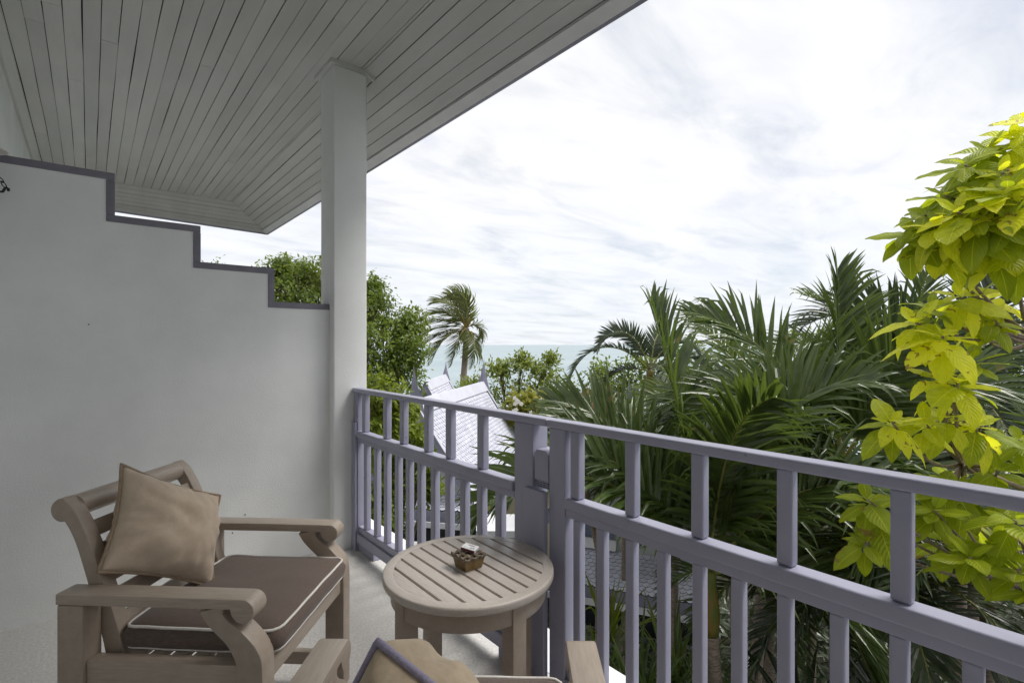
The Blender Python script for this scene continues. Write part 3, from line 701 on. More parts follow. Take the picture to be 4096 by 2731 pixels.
def gable_house(name, label, N, A, L, hw, drop, wallw, ntile, sides=(1,), fin=.8, skirt=None, base=-4.8, wallmat='wall_grey', curve=.22, near_fin=True):
    A = Vector((A.x, A.y, 0)).normalized(); B = Vector((A.y, -A.x, 0))      # B to the right when looking along A
    root = empty(name, (N.x, N.y, base)); tag(root, label, 'house', 'gabled houses beyond the railing'); org = Vector(root.location)
    def prof(t): return Vector((0, 0, -drop * (t * (1 + curve) - curve * t * t)))
    def P(a, s, t): return N + A * a + B * (s * hw * t) + prof(t)
    mats = []
    for s in (-1, 1):
        nseg = 8; V, F = [], []
        for i in range(nseg + 1):
            for a in (0, L):
                p = P(a, s, i / nseg) - org; V.append(p); V.append(p - Vector((0, 0, .09)))
        for i in range(nseg):
            b = i * 4; F += [(b, b + 2, b + 6, b + 4), (b + 1, b + 5, b + 7, b + 3), (b, b + 4, b + 5, b + 1), (b + 2, b + 3, b + 7, b + 6)]
        F.append((nseg * 4, nseg * 4 + 2, nseg * 4 + 3, nseg * 4 + 1))
        mk('roof_slope', V, F, M['tile'], root)
        if s in sides:
            downs = []; ex = .098; t = .085; 
            while t < .97:
                p0 = P(0, s, t); d = (P(0, s, min(1, t + .02)) - P(0, s, t - .02)).normalized(); downs.append((p0 - N, d))
                t += ex / max(.01, (P(0, s, min(1, t + .05)) - P(0, s, t)).length / .05)
            mats += tile_rows(N + A * .09, A, downs, int((L - .2) / TW), None)
        # verge boards at both gables
        for a, nm in ((-.03, 'barge_board'), (L + .03, 'barge_board')):
            V, F = [], []
            bwid = .30
            for i in range(nseg + 3):
                t = i / nseg * 1.0
                p = P(a, s, t) + Vector((0, 0, .045)) - org; q = p - Vector((0, 0, bwid * (1.25 if i < 2 else 1.0)))
                if t > 1: q = p - Vector((0, 0, bwid * (1.25 - t) * 3.0)); 
                for dd in (-.03, .03): V += [p + A * dd, q + A * dd]
            for i in range(nseg + 2):
                b = i * 4; F += [(b, b + 4, b + 5, b + 1), (b + 2, b + 3, b + 7, b + 6), (b, b + 2, b + 6, b + 4), (b + 1, b + 5, b + 7, b + 3)]
            mk(nm, V, F, M['gable'], root)
            V, F = [], []
            for i in range(nseg + 3):
                t = i / nseg; p = P(a, s, t) + Vector((0, 0, .048)) - org
                for dd, dz in ((-.075, 0), (.05, 0), (-.075, .03), (.05, .03)): V.append(p + A * dd + Vector((0, 0, dz)))
            for i in range(nseg + 2):
                b = i * 4; F += [(b, b + 1, b + 5, b + 4), (b + 2, b + 6, b + 7, b + 3), (b, b + 4, b + 6, b + 2), (b + 1, b + 3, b + 7, b + 5)]
            mk('verge_trim', V, F, M['roofcap'], root)
        # ridge capping
        quadbox('ridge_cap', P(0, s, 0) + Vector((0, 0, .06)), P(L, s, 0) + Vector((0, 0, .06)), P(L, s, .10) + Vector((0, 0, .05)), P(0, s, .10) + Vector((0, 0, .05)), -.03 * s, M['roofcap'], root, org)
    # gable finials: tall tapering blades standing on the ridge ends
    for a, lean in ((-.03, -.10), (L + .03, .10)):
        if a < 0 and not near_fin: continue
        V, F = [], []; n = 7
        for i in range(n):
            t = i / (n - 1); half = .21 * (1 - t) ** 1.35 + .004; th = .045 * (1 - t) + .006
            c = N + A * (a + lean * t * t) + Vector((0, 0, -.22 + (fin + .22) * t)) - org
            for sx, sy in ((-1, 0), (0, -1), (1, 0), (0, 1)): V.append(c + B * (sx * half) + A * (sy * th))
        for i in range(n - 1):
            for k in range(4): F.append((i * 4 + k, i * 4 + (k + 1) % 4, (i + 1) * 4 + (k + 1) % 4, (i + 1) * 4 + k))
        F.append((24, 25, 26, 27)); mk('finial', V, F, M['gable'], root)
    # walls under the roof
    wz = prof(.97).z
    for a, nm in ((.28, 'gable_wall'), (L - .28, 'gable_wall')):
        tri = [P(a, 0, 0) - Vector((0, 0, .12)), N + A * a + B * wallw + Vector((0, 0, wz * wallw / hw * 1.12 - .05)), N + A * a + B * wallw + Vector((0, 0, base - N.z)), N + A * a - B * wallw + Vector((0, 0, base - N.z)), N + A * a - B * wallw + Vector((0, 0, wz * wallw / hw * 1.12 - .05))]
        V = [p - org for p in tri] + [p - org + A * .12 for p in tri]
        mk(nm, V, [(0, 1, 2, 3, 4), (9, 8, 7, 6, 5)] + [(i, 5 + i, 5 + (i + 1) % 5, (i + 1) % 5) for i in range(5)], M[wallmat], root)
    for s in (-1, 1):
        quadbox('side_wall', N + A * .41 + B * s * wallw + Vector((0, 0, base - N.z)), N + A * (L - .41) + B * s * wallw + Vector((0, 0, base - N.z)),
                N + A * (L - .41) + B * s * wallw + Vector((0, 0, wz * .95)), N + A * .41 + B * s * wallw + Vector((0, 0, wz * .95)), .1, M[wallmat], root, org)
    if skirt:
        z0, z1, out_, b0, b1 = skirt
        q0 = N + A * .27; 
        a_, b_ = q0 + B * b0, q0 + B * b1
        c_, d_ = b_ - A * out_, a_ - A * out_
        a_.z = b_.z = z0; c_.z = d_.z = z1
        quadbox('skirt_roof', a_, b_, c_, d_, .04 if True else 0, M['tile'], root, org)
        dn = (d_ - a_).normalized(); ln_ = (d_ - a_).length; downs = []
        k_ = 0
        while k_ * .098 < ln_ - .06: downs.append((dn * (k_ * .098), dn)); k_ += 1
        nrm = Vector((0, 0, 1))
        mats += tile_rows(a_ + Vector((0, 0, .02)), B, downs, int((b1 - b0) / TW), None)
        for nm, h0, h1, oo, mt in (('fascia', .0, .10, .0, 'gable'), ('fascia', .11, .20, .035, 'gable'), ('gutter', .21, .30, -.05, 'wall_white')):
            p, q = d_ - A * (-oo) , c_ - A * (-oo)
            quadbox(nm, p - Vector((0, 0, h0 - .02)), q - Vector((0, 0, h0 - .02)), q - Vector((0, 0, h1)), p - Vector((0, 0, h1)), .05, M[mt], root, org)
        # dark opening and its frame below the skirt
        e0, e1 = a_ + B * .12, b_ - B * .12
        e0 = e0 - A * .04; e1 = e1 - A * .04; e0.z = e1.z = z1 - .32
        quadbox('window', e0, e1, Vector((e1.x, e1.y, z1 - 1.2)), Vector((e0.x, e0.y, z1 - 1.2)), .03, M['window'], root, org)
    place_tiles(root, mats, ntile); return root, A, B, org
NA = at(1664, 1612, 10.7); FA = at(1932, 1535, 15.98)
hA, AA, BA, oA = gable_house('gabled_house', 'lilac tiled gabled house in front of the leaning coconut palm', NA, FA - NA, (FA - NA).length, 1.56, 2.17, 1.15, 300, (1,), .78, (-1.80, -1.98, .62, -1.25, 1.35))
NB = at(1702, 1532, 19.0); FB = at(1782, 1505, 23.6)
gable_house('gabled_house', 'small far lilac gabled roof seen behind the nearer gabled house', NB, FB - NB, (FB - NB).length, 1.75, 2.7, 1.3, 120, (1,), .62, near_fin=False)
NC = at(2520, 1660, 9.9); FC = at(2640, 1568, 15.6)
hC, AC, BC, oC = gable_house('gabled_house', 'grey gabled house half hidden by palms right of the middle posts', NC, FC - NC, 5.4, 1.6, 2.0, 1.25, 300, (-1,), .7, (-2.78, -3.12, .95, -1.45, 1.4))
# grey boarded panel, white corner board, window of the nearer house front
fC = NC + AC * .27
def onC(b, z, a=-.012): p = fC + BC * b - AC * (-a); return Vector((p.x, p.y, z))
quadbox('corner_board', onC(-1.30, -2.76, -.05), onC(-1.16, -2.76, -.05), onC(-1.16, -2.10, -.05), onC(-1.30, -2.10, -.05), .06, M['wall_white'], hC, oC)
quadbox('window', onC(-1.08, -2.50, -.02), onC(-.35, -2.50, -.02), onC(-.35, -2.22, -.02), onC(-1.08, -2.22, -.02), .03, M['blueglass'], hC, oC)
quadbox('window_sill', onC(-1.12, -2.72, -.05), onC(-.3, -2.72, -.05), onC(-.3, -2.53, -.05), onC(-1.12, -2.53, -.05), .07, M['wall_white'], hC, oC)
for i in range(4):
    zz = -1.75 + i * .33; quadbox('wall_panel', onC(-1.05, zz, -.012), onC(-.1, zz, -.012), onC(-.1, zz + .31, -.012), onC(-1.05, zz + .31, -.012), .02, M['wall_grey'], hC, oC)
# low flat canopy and cream annexe to the right of the first house
cn = at(1985, 2095, 9.6); can = empty('flat_canopy', (cn.x, cn.y, -4.8)); tag(can, 'low pale flat canopy roof beside the first gabled house', 'canopy')
def slab(name, u0, u1, w0, w1, z0, z1, mat, parent, org):
    p = [at(u0, HYP, w0), at(u1, HYP, w0), at(u1, HYP, w1), at(u0, HYP, w1)]
    lo = [Vector((q.x, q.y, z0)) - org for q in p]; hi = [Vector((q.x, q.y, z1)) - org for q in p]
    return mk(name, lo + hi, [(3, 2, 1, 0), (4, 5, 6, 7), (0, 1, 5, 4), (1, 2, 6, 5), (2, 3, 7, 6), (3, 0, 4, 7)], M[mat], parent)
slab('canopy_slab', 1905, 2110, 9.0, 9.9, -2.02, -1.90, 'wall_white', can, Vector(can.location))
slab('canopy_wall', 1930, 2100, 9.3, 9.8, -4.8, -2.03, 'wall_grey', can, Vector(can.location))
an = empty('cream_annexe', tuple(at(2080, HYP, 13.5).xy) + (-4.8,)); tag(an, 'cream walled annexe glimpsed between the balusters beside the post', 'building')
slab('annexe_wall', 2000, 2330, 13.2, 16, -4.8, -2.35, 'cream', an, Vector(an.location))
slab('annexe_roof', 1990, 2340, 13.0, 16.2, -2.34, -2.2, 'wall_white', an, Vector(an.location))
pv = empty('pale_awning', tuple(at(1780, HYP, 8.4).xy) + (-4.8,)); tag(pv, 'pale flat awning below the first gabled house', 'awning')
slab('awning_top', 1560, 1880, 8.0, 9.0, -2.14, -2.08, 'concrete', pv, Vector(pv.location))
for u_, w_ in ((1580, 8.1), (1860, 8.1)): slab('awning_post', u_ - 8, u_ + 8, w_, w_ + .08, -4.8, -2.15, 'concrete', pv, Vector(pv.location))
# white wireless box with four antennas
rc = at(1897, 2032, 9.75); rt = empty('wireless_box', rc, -YAW); tag(rt, 'small white wireless box with thin antennas by the first house', 'router')
box('case', -.045, .045, -.02, .02, -.05, .06, M['plastic'], rt, .008)
for x_ in (-.03, .03):
    tube('antenna', [(x_, 0, .061), (x_, 0, .22)], .006, M['plastic'], rt, 6); tube('antenna', [(x_, 0, -.051), (x_, 0, -.22)], .006, M['plastic'], rt, 6)
box('bracket', -.02, .02, .021, .34, -.02, .02, M['plastic'], rt, .003)
# ------------------------------------------------------------------ palms
def rvec(): 
    while True:
        v = Vector((ru(-1, 1), ru(-1, 1), ru(-1, 1)))
        if .01 < v.length < 1: return v.normalized()
def leaflet(V, F, p, d, side_n, ln, wd, grav, ext, kink, nseg=6):
    """narrow folded blade from p along d; side_n = blade normal; bends under grav (+ext) and may kink near the tip"""
    d = d.copy(); q = p.copy(); step = ln / nseg; base = len(V); kk = nseg * kink if kink else 99; tw = ru(-.5, .5)
    for i in range(nseg + 1):
        t = i / nseg
        w = wd * (min(1, .35 + t * 3.2) if t < .25 else 1.0) * (1 - max(0, (t - .35) / .65) ** 1.6) + .0012
        x_ = d.cross(side_n)
        if x_.length < 1e-4: x_ = d.cross(Vector((1, 0, 0)))
        x_.normalize(); nn = x_.cross(d).normalized()
        if tw: x_ = (x_ * math.cos(tw * t) + nn * math.sin(tw * t)).normalized(); nn = x_.cross(d).normalized()
        V.append(q + x_ * w * .5 + nn * w * .16); V.append(q - nn * 0); V.append(q - x_ * w * .5 + nn * w * .16)
        g = grav * (t + .15)
        d = d + Vector((0, 0, -g)) + ext * (t * .5)
        if i >= kk: d = d + Vector((0, 0, -.55)); 
        d.normalize(); q = q + d * step
    for i in range(nseg):
        b = base + i * 3; F.append((b, b + 1, b + 4, b + 3)); F.append((b + 1, b + 2, b + 5, b + 4))
def frond(parent, p0, d0, L, lmat, rmat, droop=.075, leaf=.62, wd=.045, pairs=46, vee=28, ext=Vector((0, 0, 0)), lgrav=.09, kinkp=.35, start=.16, rad=.016, sparse=0.0, nseg=6):
    org = parent.location; n = 18; d = d0.normalized(); p = p0.copy(); step = L / n; pts = [p.copy()]; dirs = [d.copy()]
    for i in range(n):
        t = (i + 1) / n; d = (d + Vector((0, 0, -droop * (.35 + 1.5 * t))) + ext * .10 * t).normalized(); p = p + d * step; pts.append(p.copy()); dirs.append(d.copy())
    V, F = tube_geo([q - org for q in pts], lambda t: rad * (1 - t * .85) + .002, 6)
    fr = mk('frond', V, F, rmat, parent, True)
    V, F = [], []
    roll = ru(-.25, .25)
    k_ = max(0.0, (d0.normalized().z - .72) / .28)          # upright fronds turn their faces every way, not only up
    ref = (UP * (1 - k_ * .8) + (-FWD * ru(.5, 1.0) + RGT * ru(-.7, .7)) * k_).normalized()
    for s in (-1, 1):
        for k in range(pairs):
            if rnd() < sparse: continue
            t = start + (1 - start) * (k + rnd() * .5) / pairs; f = min(t * n, n - 1e-3); i = int(f); a = f - i
            q = pts[i].lerp(pts[i + 1], a); T = dirs[i].lerp(dirs[i + 1], a).normalized()
            B = T.cross(ref)
            B.normalize(); Nn = B.cross(T).normalized()
            B, Nn = B * math.cos(roll) + Nn * math.sin(roll), Nn * math.cos(roll) - B * math.sin(roll)
            al = math.radians(66 - 40 * t + ru(-8, 8)); be = math.radians(vee + ru(-12, 12))
            dd = (T * math.cos(al) + (B * s * math.cos(be) + Nn * math.sin(be)) * math.sin(al)).normalized()
            prof_ = (.45 + 2.2 * t if t < .25 else 1.0) * (1 - max(0, (t - .55) / .45) ** 2 * .62)
            ln = leaf * prof_ * ru(.85, 1.08)
            bn = (Nn * math.cos(be) - B * s * math.sin(be)).normalized()
            leaflet(V, F, q - org, dd, bn, ln, wd * (.75 + .4 * prof_ * rnd() + .1), lgrav * ru(.5, 1.5), ext, ru(.45, .85) if rnd() < kinkp else 0, nseg)
    mk('leaflets', V, F, lmat, fr, False)
    return fr
def cdir(r, u, f): return (RGT * r + UP * u + FWD * f).normalized()
def ringed_trunk(parent, pts, r0, r1, mat, rings=26):
    org = parent.location; n = len(pts); fine = []
    for i in range(rings * 2):
        f = i / (rings * 2 - 1) * (n - 1); k = min(int(f), n - 2); fine.append(pts[k].lerp(pts[k + 1], f - k) - org)
    cnt = [0]
    V, F = tube_geo(fine, lambda t: (r0 + (r1 - r0) * t) * (1.0 if int(round(t * (rings * 2 - 1))) % 2 else 1.07), 14)
    return mk('trunk', V, F, mat, parent, True)
def palm(name, label, crown, base_xy_off, shaft_len, fronds, lmat='frond', trunk_r=.075, group='green garden palms', base_z=-4.8, trunkmat='palmtrunk', shaftmat='shaft', lean=None, **kw):
    foot = Vector((crown.x + base_xy_off[0], crown.y + base_xy_off[1], base_z))
    root = empty(name, foot); tag(root, label, 'palm tree', group)
    ax = ((crown - foot).normalized() * .5 + UP * .5).normalized(); sh0 = crown - ax * shaft_len
    mid = foot.lerp(sh0, .5) + (lean if lean else Vector((0, 0, 0)))
    ringed_trunk(root, bez(foot, mid, sh0, 8), trunk_r * 1.35, trunk_r, M[trunkmat], max(10, int((sh0 - foot).length / .09)))
    if shaft_len > .05:
        V, F = tube_geo([sh0.lerp(crown, i / 8) - foot for i in range(9)], lambda t: trunk_r * (1.0 + .35 * math.sin(min(1, t * 1.6) * math.pi * .8) - .35 * t), 12)
        mk('crownshaft', V, F, M[shaftmat], root, True)
    for fs in fronds:
        d = fs[0]; L = fs[1]; o_ = dict(kw); 
        if len(fs) > 2: o_.update(fs[2])
        lm = M[o_.pop('lm', lmat)]
        frond(root, crown + d * .03 + UP * ru(-.06, .04), d, L, lm, M[o_.pop('rm', 'rachis')], **o_)
    return root
# main palm left of centre
C1 = at(2836, 2285, 5.0)
palm('garden_palm', 'large green palm with arching frond right of the middle posts', C1, tuple((RGT * .30 + FWD * .2).xy), .62, [
    (cdir(-.57, .82, -.05), 2.7, dict(droop=.098)), (cdir(-.15, .98, .05), 2.65, dict(droop=.028, vee=35)), (cdir(.04, .98, -.12), 2.0, dict(droop=.11)),
    (cdir(-.36, .90, .30), 2.6, dict(droop=.070)), (cdir(.32, .92, .25), 2.6, dict(droop=.07)), (cdir(.62, .76, .1), 2.4, dict(droop=.085)), (cdir(-.48, .85, .25), 2.3, dict(droop=.10)),
    (cdir(-.66, .72, .30), 2.3, dict(droop=.075)), (cdir(.10, .9, .5), 2.7, dict(droop=.055)), (cdir(.75, .45, -.45), 1.6, dict(droop=.12)), (cdir(.85, .5, .2), 2.1, dict(droop=.09)),
    (cdir(-.22, .85, .6), 2.5, dict(droop=.07)), (cdir(.22, .94, -.05), 2.5, dict(droop=.10)), (cdir(-.42, .88, .05), 2.5, dict(droop=.115)), (cdir(.48, .84, -.1), 2.4, dict(droop=.115))], 'frond', .072, leaf=.80, wd=.046, pairs=50, lgrav=.13, kinkp=.5)
# second palm, right of centre
C2 = at(3360, 1865, 5.5)
palm('garden_palm', 'tall green palm with upright fronds left of the yellow-leaved tree', C2, tuple((RGT * .12 + FWD * .3).xy), .7, [
    (cdir(-.62, .80, .05), 2.25, dict(droop=.095)), (cdir(.02, 1.0, .05), 2.1, dict(droop=.02, vee=34, kinkp=.2)), (cdir(-.50, .84, -.15), 2.2, dict(droop=.11)), (cdir(.42, .88, -.1), 2.0, dict(droop=.11)), (cdir(-.7, .68, .25), 2.3, dict(droop=.10)), (cdir(.20, .97, -.08), 1.75, dict(droop=.10)),
    (cdir(-.36, .92, .20), 2.3, dict(droop=.065)), (cdir(.55, .78, .20), 2.0, dict(droop=.10)), (cdir(-.72, .55, -.30), 1.9, dict(droop=.11)),
    (cdir(.50, .30, -.55), 1.5, dict(droop=.13)), (cdir(-.22, .45, -.75), 1.5, dict(droop=.17)), (cdir(-.45, .75, .55), 2.2, dict(droop=.07)), (cdir(.35, .75, .6), 2.2, dict(droop=.08)), (cdir(-.85, .35, .3), 1.8, dict(droop=.1))],
    'frond', .07, leaf=.74, wd=.045, pairs=50, lgrav=.13, kinkp=.45)
pal2 = [o for o in bpy.data.objects if o.name.startswith('garden_palm') and o.parent is None][-1]
V, F = [], []
q0 = at(3392, 2010, 5.3) - pal2.location
for k in range(46):
    d = (RGT * ru(-.5, .7) - UP * ru(.2, 1.0) - FWD * ru(-.3, .6)).normalized(); L_ = ru(.22, .45)
    e = q0 + d * L_ - UP * .12
    v2, f2 = tube_geo(bez(q0, q0 + d * L_ * .6, e, 5), .0035, 4); bb = len(V); V += v2; F += [tuple(bb + i for i in f) for f in f2]
    for j in range(7):
        c_ = q0.lerp(e, ru(.4, 1)) + rvec() * .02; v2, f2 = tube_geo([c_, c_ + rvec() * .012], .005, 4); bb = len(V); V += v2; F += [tuple(bb + i for i in f) for f in f2]
mk('flower_spray', V, F, material('palm_flower', (.24, .22, .12), (.34, .31, .18), .8, 30), pal2)
C3 = at(3830, 1640, 6.8)
palm('garden_palm', 'dark green palm behind the yellow-leaved tree at the right edge', C3, tuple((RGT * .2 + FWD * .2).xy), .7, [
    (cdir(-.50, .86, .0), 2.5, dict(droop=.085)), (cdir(-.30, .93, .1), 2.2, dict(droop=.09)), (cdir(.15, .98, 0), 2.1, dict(droop=.09)), (cdir(-.62, .76, -.1), 2.3, dict(droop=.11)), (cdir(.5, .8, .1), 2.4, dict(droop=.09)),
    (cdir(-.8, .5, -.1), 2.1, dict(droop=.1)), (cdir(.8, .5, 0), 2.1, dict(droop=.1)), (cdir(-.3, .5, -.8), 1.8, dict(droop=.13)), (cdir(.4, .5, -.7), 1.8, dict(droop=.13)), (cdir(-.6, .15, -.6), 1.6, dict(droop=.12)), (cdir(0, .7, .7), 2.2, {})],
    'frond_dk', .08, leaf=.74, wd=.044, pairs=46, lgrav=.13)
C4 = at(3080, 1830, 7.6)
palm('garden_palm', 'middle palm between the two nearer palms in the background', C4, tuple((RGT * -.2 + FWD * .2).xy), .6, [
    (cdir(a, b, c), L, dict(droop=dr)) for a, b, c, L, dr in ((-.55, .8, .1, 2.4, .09), (-.2, .96, .1, 2.4, .08), (.25, .93, 0, 2.4, .07), (.6, .75, .1, 2.3, .1), (-.8, .45, -.2, 2, .1), (.1, .6, -.75, 1.9, .13), (-.4, .6, .7, 2.1, .08), (.8, .4, .3, 2, .1))],
    'frond_lt', .07, leaf=.70, wd=.042, pairs=44, lgrav=.13)
C5 = at(3600, 1700, 8.2)
palm('garden_palm', 'tall background palm whose fronds rise beside the yellow-leaved tree', C5, (.2, .1), .6, [
    (cdir(a, b, c), L, dict(droop=dr)) for a, b, c, L, dr in ((-.5, .85, .1, 2.6, .08), (-.25, .95, .1, 2.6, .075), (.1, .99, 0, 2.5, .06), (.4, .88, .1, 2.5, .09), (-.75, .5, -.2, 2.2, .1), (.75, .5, -.1, 2.2, .1), (.1, .6, -.75, 1.9, .13), (0, .6, .7, 2.1, .08))],
    'frond', .07, leaf=.72, wd=.042, pairs=44, lgrav=.13)
# slender leaning palm by the grey house
C6 = at(2318, 1800, 7.4)
palm('slender_palm', 'slender leaning palm in front of the grey gabled house', C6, tuple((RGT * .95 + FWD * .1).xy), .25, [
    (cdir(a, b, c), L, dict(droop=dr)) for a, b, c, L, dr in ((-.6, .6, -.2, 1.0, .16), (.6, .75, -.1, 1.15, .14), (.3, .85, .2, 1.2, .13), (-.3, .85, .3, 1.1, .15), (.85, .35, .2, 1.0, .1), (-.8, .3, .2, 1.0, .14))],
    'frond', .042, 'slender garden palms', leaf=.46, wd=.034, pairs=34, kinkp=.15)
C6b = at(2915, 1985, 7.0)
palm('slender_palm', 'slender palm with a pale stem behind the large arching palm', C6b, tuple((RGT * .25 + FWD * .1).xy), .35, [
    (cdir(a, b, c), L, dict(droop=dr)) for a, b, c, L, dr in ((-.5, .8, 0, 1.5, .12), (.4, .85, .1, 1.6, .12), (.8, .4, .1, 1.4, .12), (-.8, .3, .1, 1.4, .12), (.1, .5, -.8, 1.3, .14), (.7, 0, -.4, 1.3, .1))],
    'frond_dk', .05, 'slender garden palms', leaf=.5, wd=.036, pairs=38, trunkmat='cocotrunk')
# feathery dark palm on the skyline, with curled fronds
C7 = at(2600, 1480, 10.5)
palm('feather_palm', 'dark feathery palm with a curled frond on the skyline', C7, (.3, .2), .5, [
    (cdir(-.66, .75, -.1), 2.3, dict(droop=.15)), (cdir(-.25, .95, .1), 1.7, dict(droop=.18)), (cdir(.45, .88, .1), 1.6, dict(droop=.15)), (cdir(.15, .95, .2), 1.5, dict(droop=.16)), (cdir(.75, .6, 0), 1.7, dict(droop=.14)), (cdir(-.8, .3, .1), 1.4, dict(droop=.13)), (cdir(.1, .3, -.7), 1.3, dict(droop=.12))],
    'frond_dk', .08, 'feather palms', leaf=.34, wd=.034, pairs=58, vee=12, kinkp=0, lgrav=.02)
# drying reddish frond left of the large palm, held by a low palm
C8 = at(2400, 1800, 6.9)
palm('low_palm', 'low palm with a drying reddish-brown frond beside the railing posts', C8, (.1, .1), .2, [
    (cdir(-.10, .95, .1), .85, dict(droop=.2, lm='frond_dead', kinkp=.1)), (cdir(-.65, .7, 0), 1.2, dict(droop=.13)), (cdir(.5, .8, .1), 1.3, dict(droop=.12)), (cdir(-.3, .85, -.2), 1.1, dict(droop=.13)), (cdir(.7, .6, .3), 1.2, dict(droop=.1)), (cdir(-.75, .5, .3), 1.2, dict(droop=.1))],
    'frond', .05, 'low palms under the big ones', leaf=.42, wd=.032, pairs=36, vee=20, kinkp=.1)
# low palms filling the bed below the railing
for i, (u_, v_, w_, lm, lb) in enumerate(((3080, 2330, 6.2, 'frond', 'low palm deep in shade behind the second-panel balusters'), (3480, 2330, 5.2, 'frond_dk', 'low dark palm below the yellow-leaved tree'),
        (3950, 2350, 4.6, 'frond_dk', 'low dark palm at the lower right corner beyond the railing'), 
        (3250, 2080, 7.2, 'frond', 'low palm between the tall palms at rail height'), (3700, 2060, 6.3, 'frond_dk', 'low dark palm behind the yellow-leaved tree at rail height'), 
        (2980, 1720, 8.8, 'frond_lt', 'pale low palm at the middle of the palm mass above the rail'), (2700, 1800, 8.2, 'frond', 'low palm right behind the large arching palm'), (3480, 1640, 9.3, 'frond_lt', 'pale palm crown behind the tall upright palm'), (3900, 1900, 6.2, 'frond', 'green low palm behind the yellow-leaved tree at rail height, near the edge'),
        (2500, 1700, 9.5, 'frond', 'low feathery palm just above the top rail at the middle posts'))):
    c = at(u_, v_, w_); fl = []
    for k in range(11):
        a = k * 2.4 + ru(0, .5); el = ru(.15, 1.0)
        fl.append((cdir(math.cos(a) * math.cos(el), math.sin(el), math.sin(a) * math.cos(el)), ru(1.1, 1.7), dict(droop=ru(.08, .14))))
    palm('low_palm', lb, c, (.05, .05), .15, fl, lm, .05, 'low palms under the big ones', leaf=.46, wd=.034, pairs=34, vee=20, kinkp=.1, nseg=5)

# wind-blown coconut palm by the sea
CC = at(1866, 1312, 25.0); wind = -RGT * .9
cf = [(cdir(-.30, .94, 0), 2.29, .075), (cdir(-.02, .99, .1), 2.20, .09), (cdir(.12, .97, -.1), 2.02, .10), (cdir(-.55, .80, .1), 2.29, .08), (cdir(-.80, .52, -.1), 2.29, .065), (cdir(-.93, .25, .1), 2.38, .06),
      (cdir(-.92, .0, 0), 2.38, .06), (cdir(-.78, -.10, .2), 2.38, .09), (cdir(-.55, -.05, -.3), 2.46, .14), (cdir(.62, .52, .1), 1.06, .17), (cdir(.22, -.1, -.2), 1.94, .26), (cdir(-.25, -.2, -.5), 2.02, .2)]
coco = palm('coconut_palm', 'wind-blown coconut palm with nuts standing before the sea', CC, tuple((RGT * -.75).xy), .0,
            [(d, L, dict(droop=dr, rad=.03)) for d, L, dr in cf], 'coco', .13, 'coconut palms', base_z=-5.0, trunkmat='cocotrunk', leaf=.95, wd=.052, pairs=44, vee=0, ext=wind * 1.0, lgrav=.10, kinkp=.0, start=.12, lean=RGT * .25, rm='rachis_coco')
nutm = material('coconut_husk', (.20, .19, .04), (.30, .24, .06), .5, 6)
for i in range(13):
    a = i * 2.4; p = CC - coco.location + Vector((math.cos(a) * .27, math.sin(a) * .27, -.25 - .22 * rnd()))
    bm = bmesh.new(); bmesh.ops.create_icosphere(bm, subdivisions=2, radius=.12)
    for v in bm.verts: v.co = Vector((v.co.x, v.co.y, v.co.z * 1.25)) + p
    frombm('coconut', bm, nutm, coco)
for i in range(9):
    a = i * .7; d = Vector((math.cos(a) * .4, math.sin(a) * .4, .75)); V, F = [], []
    leaflet(V, F, CC - coco.location, d.normalized(), Vector((math.sin(a), -math.cos(a), 0)), .75, .12, .02, Vector((0, 0, 0)), 0); mk('leaf_sheath', V, F, M['rachis_coco'], coco)

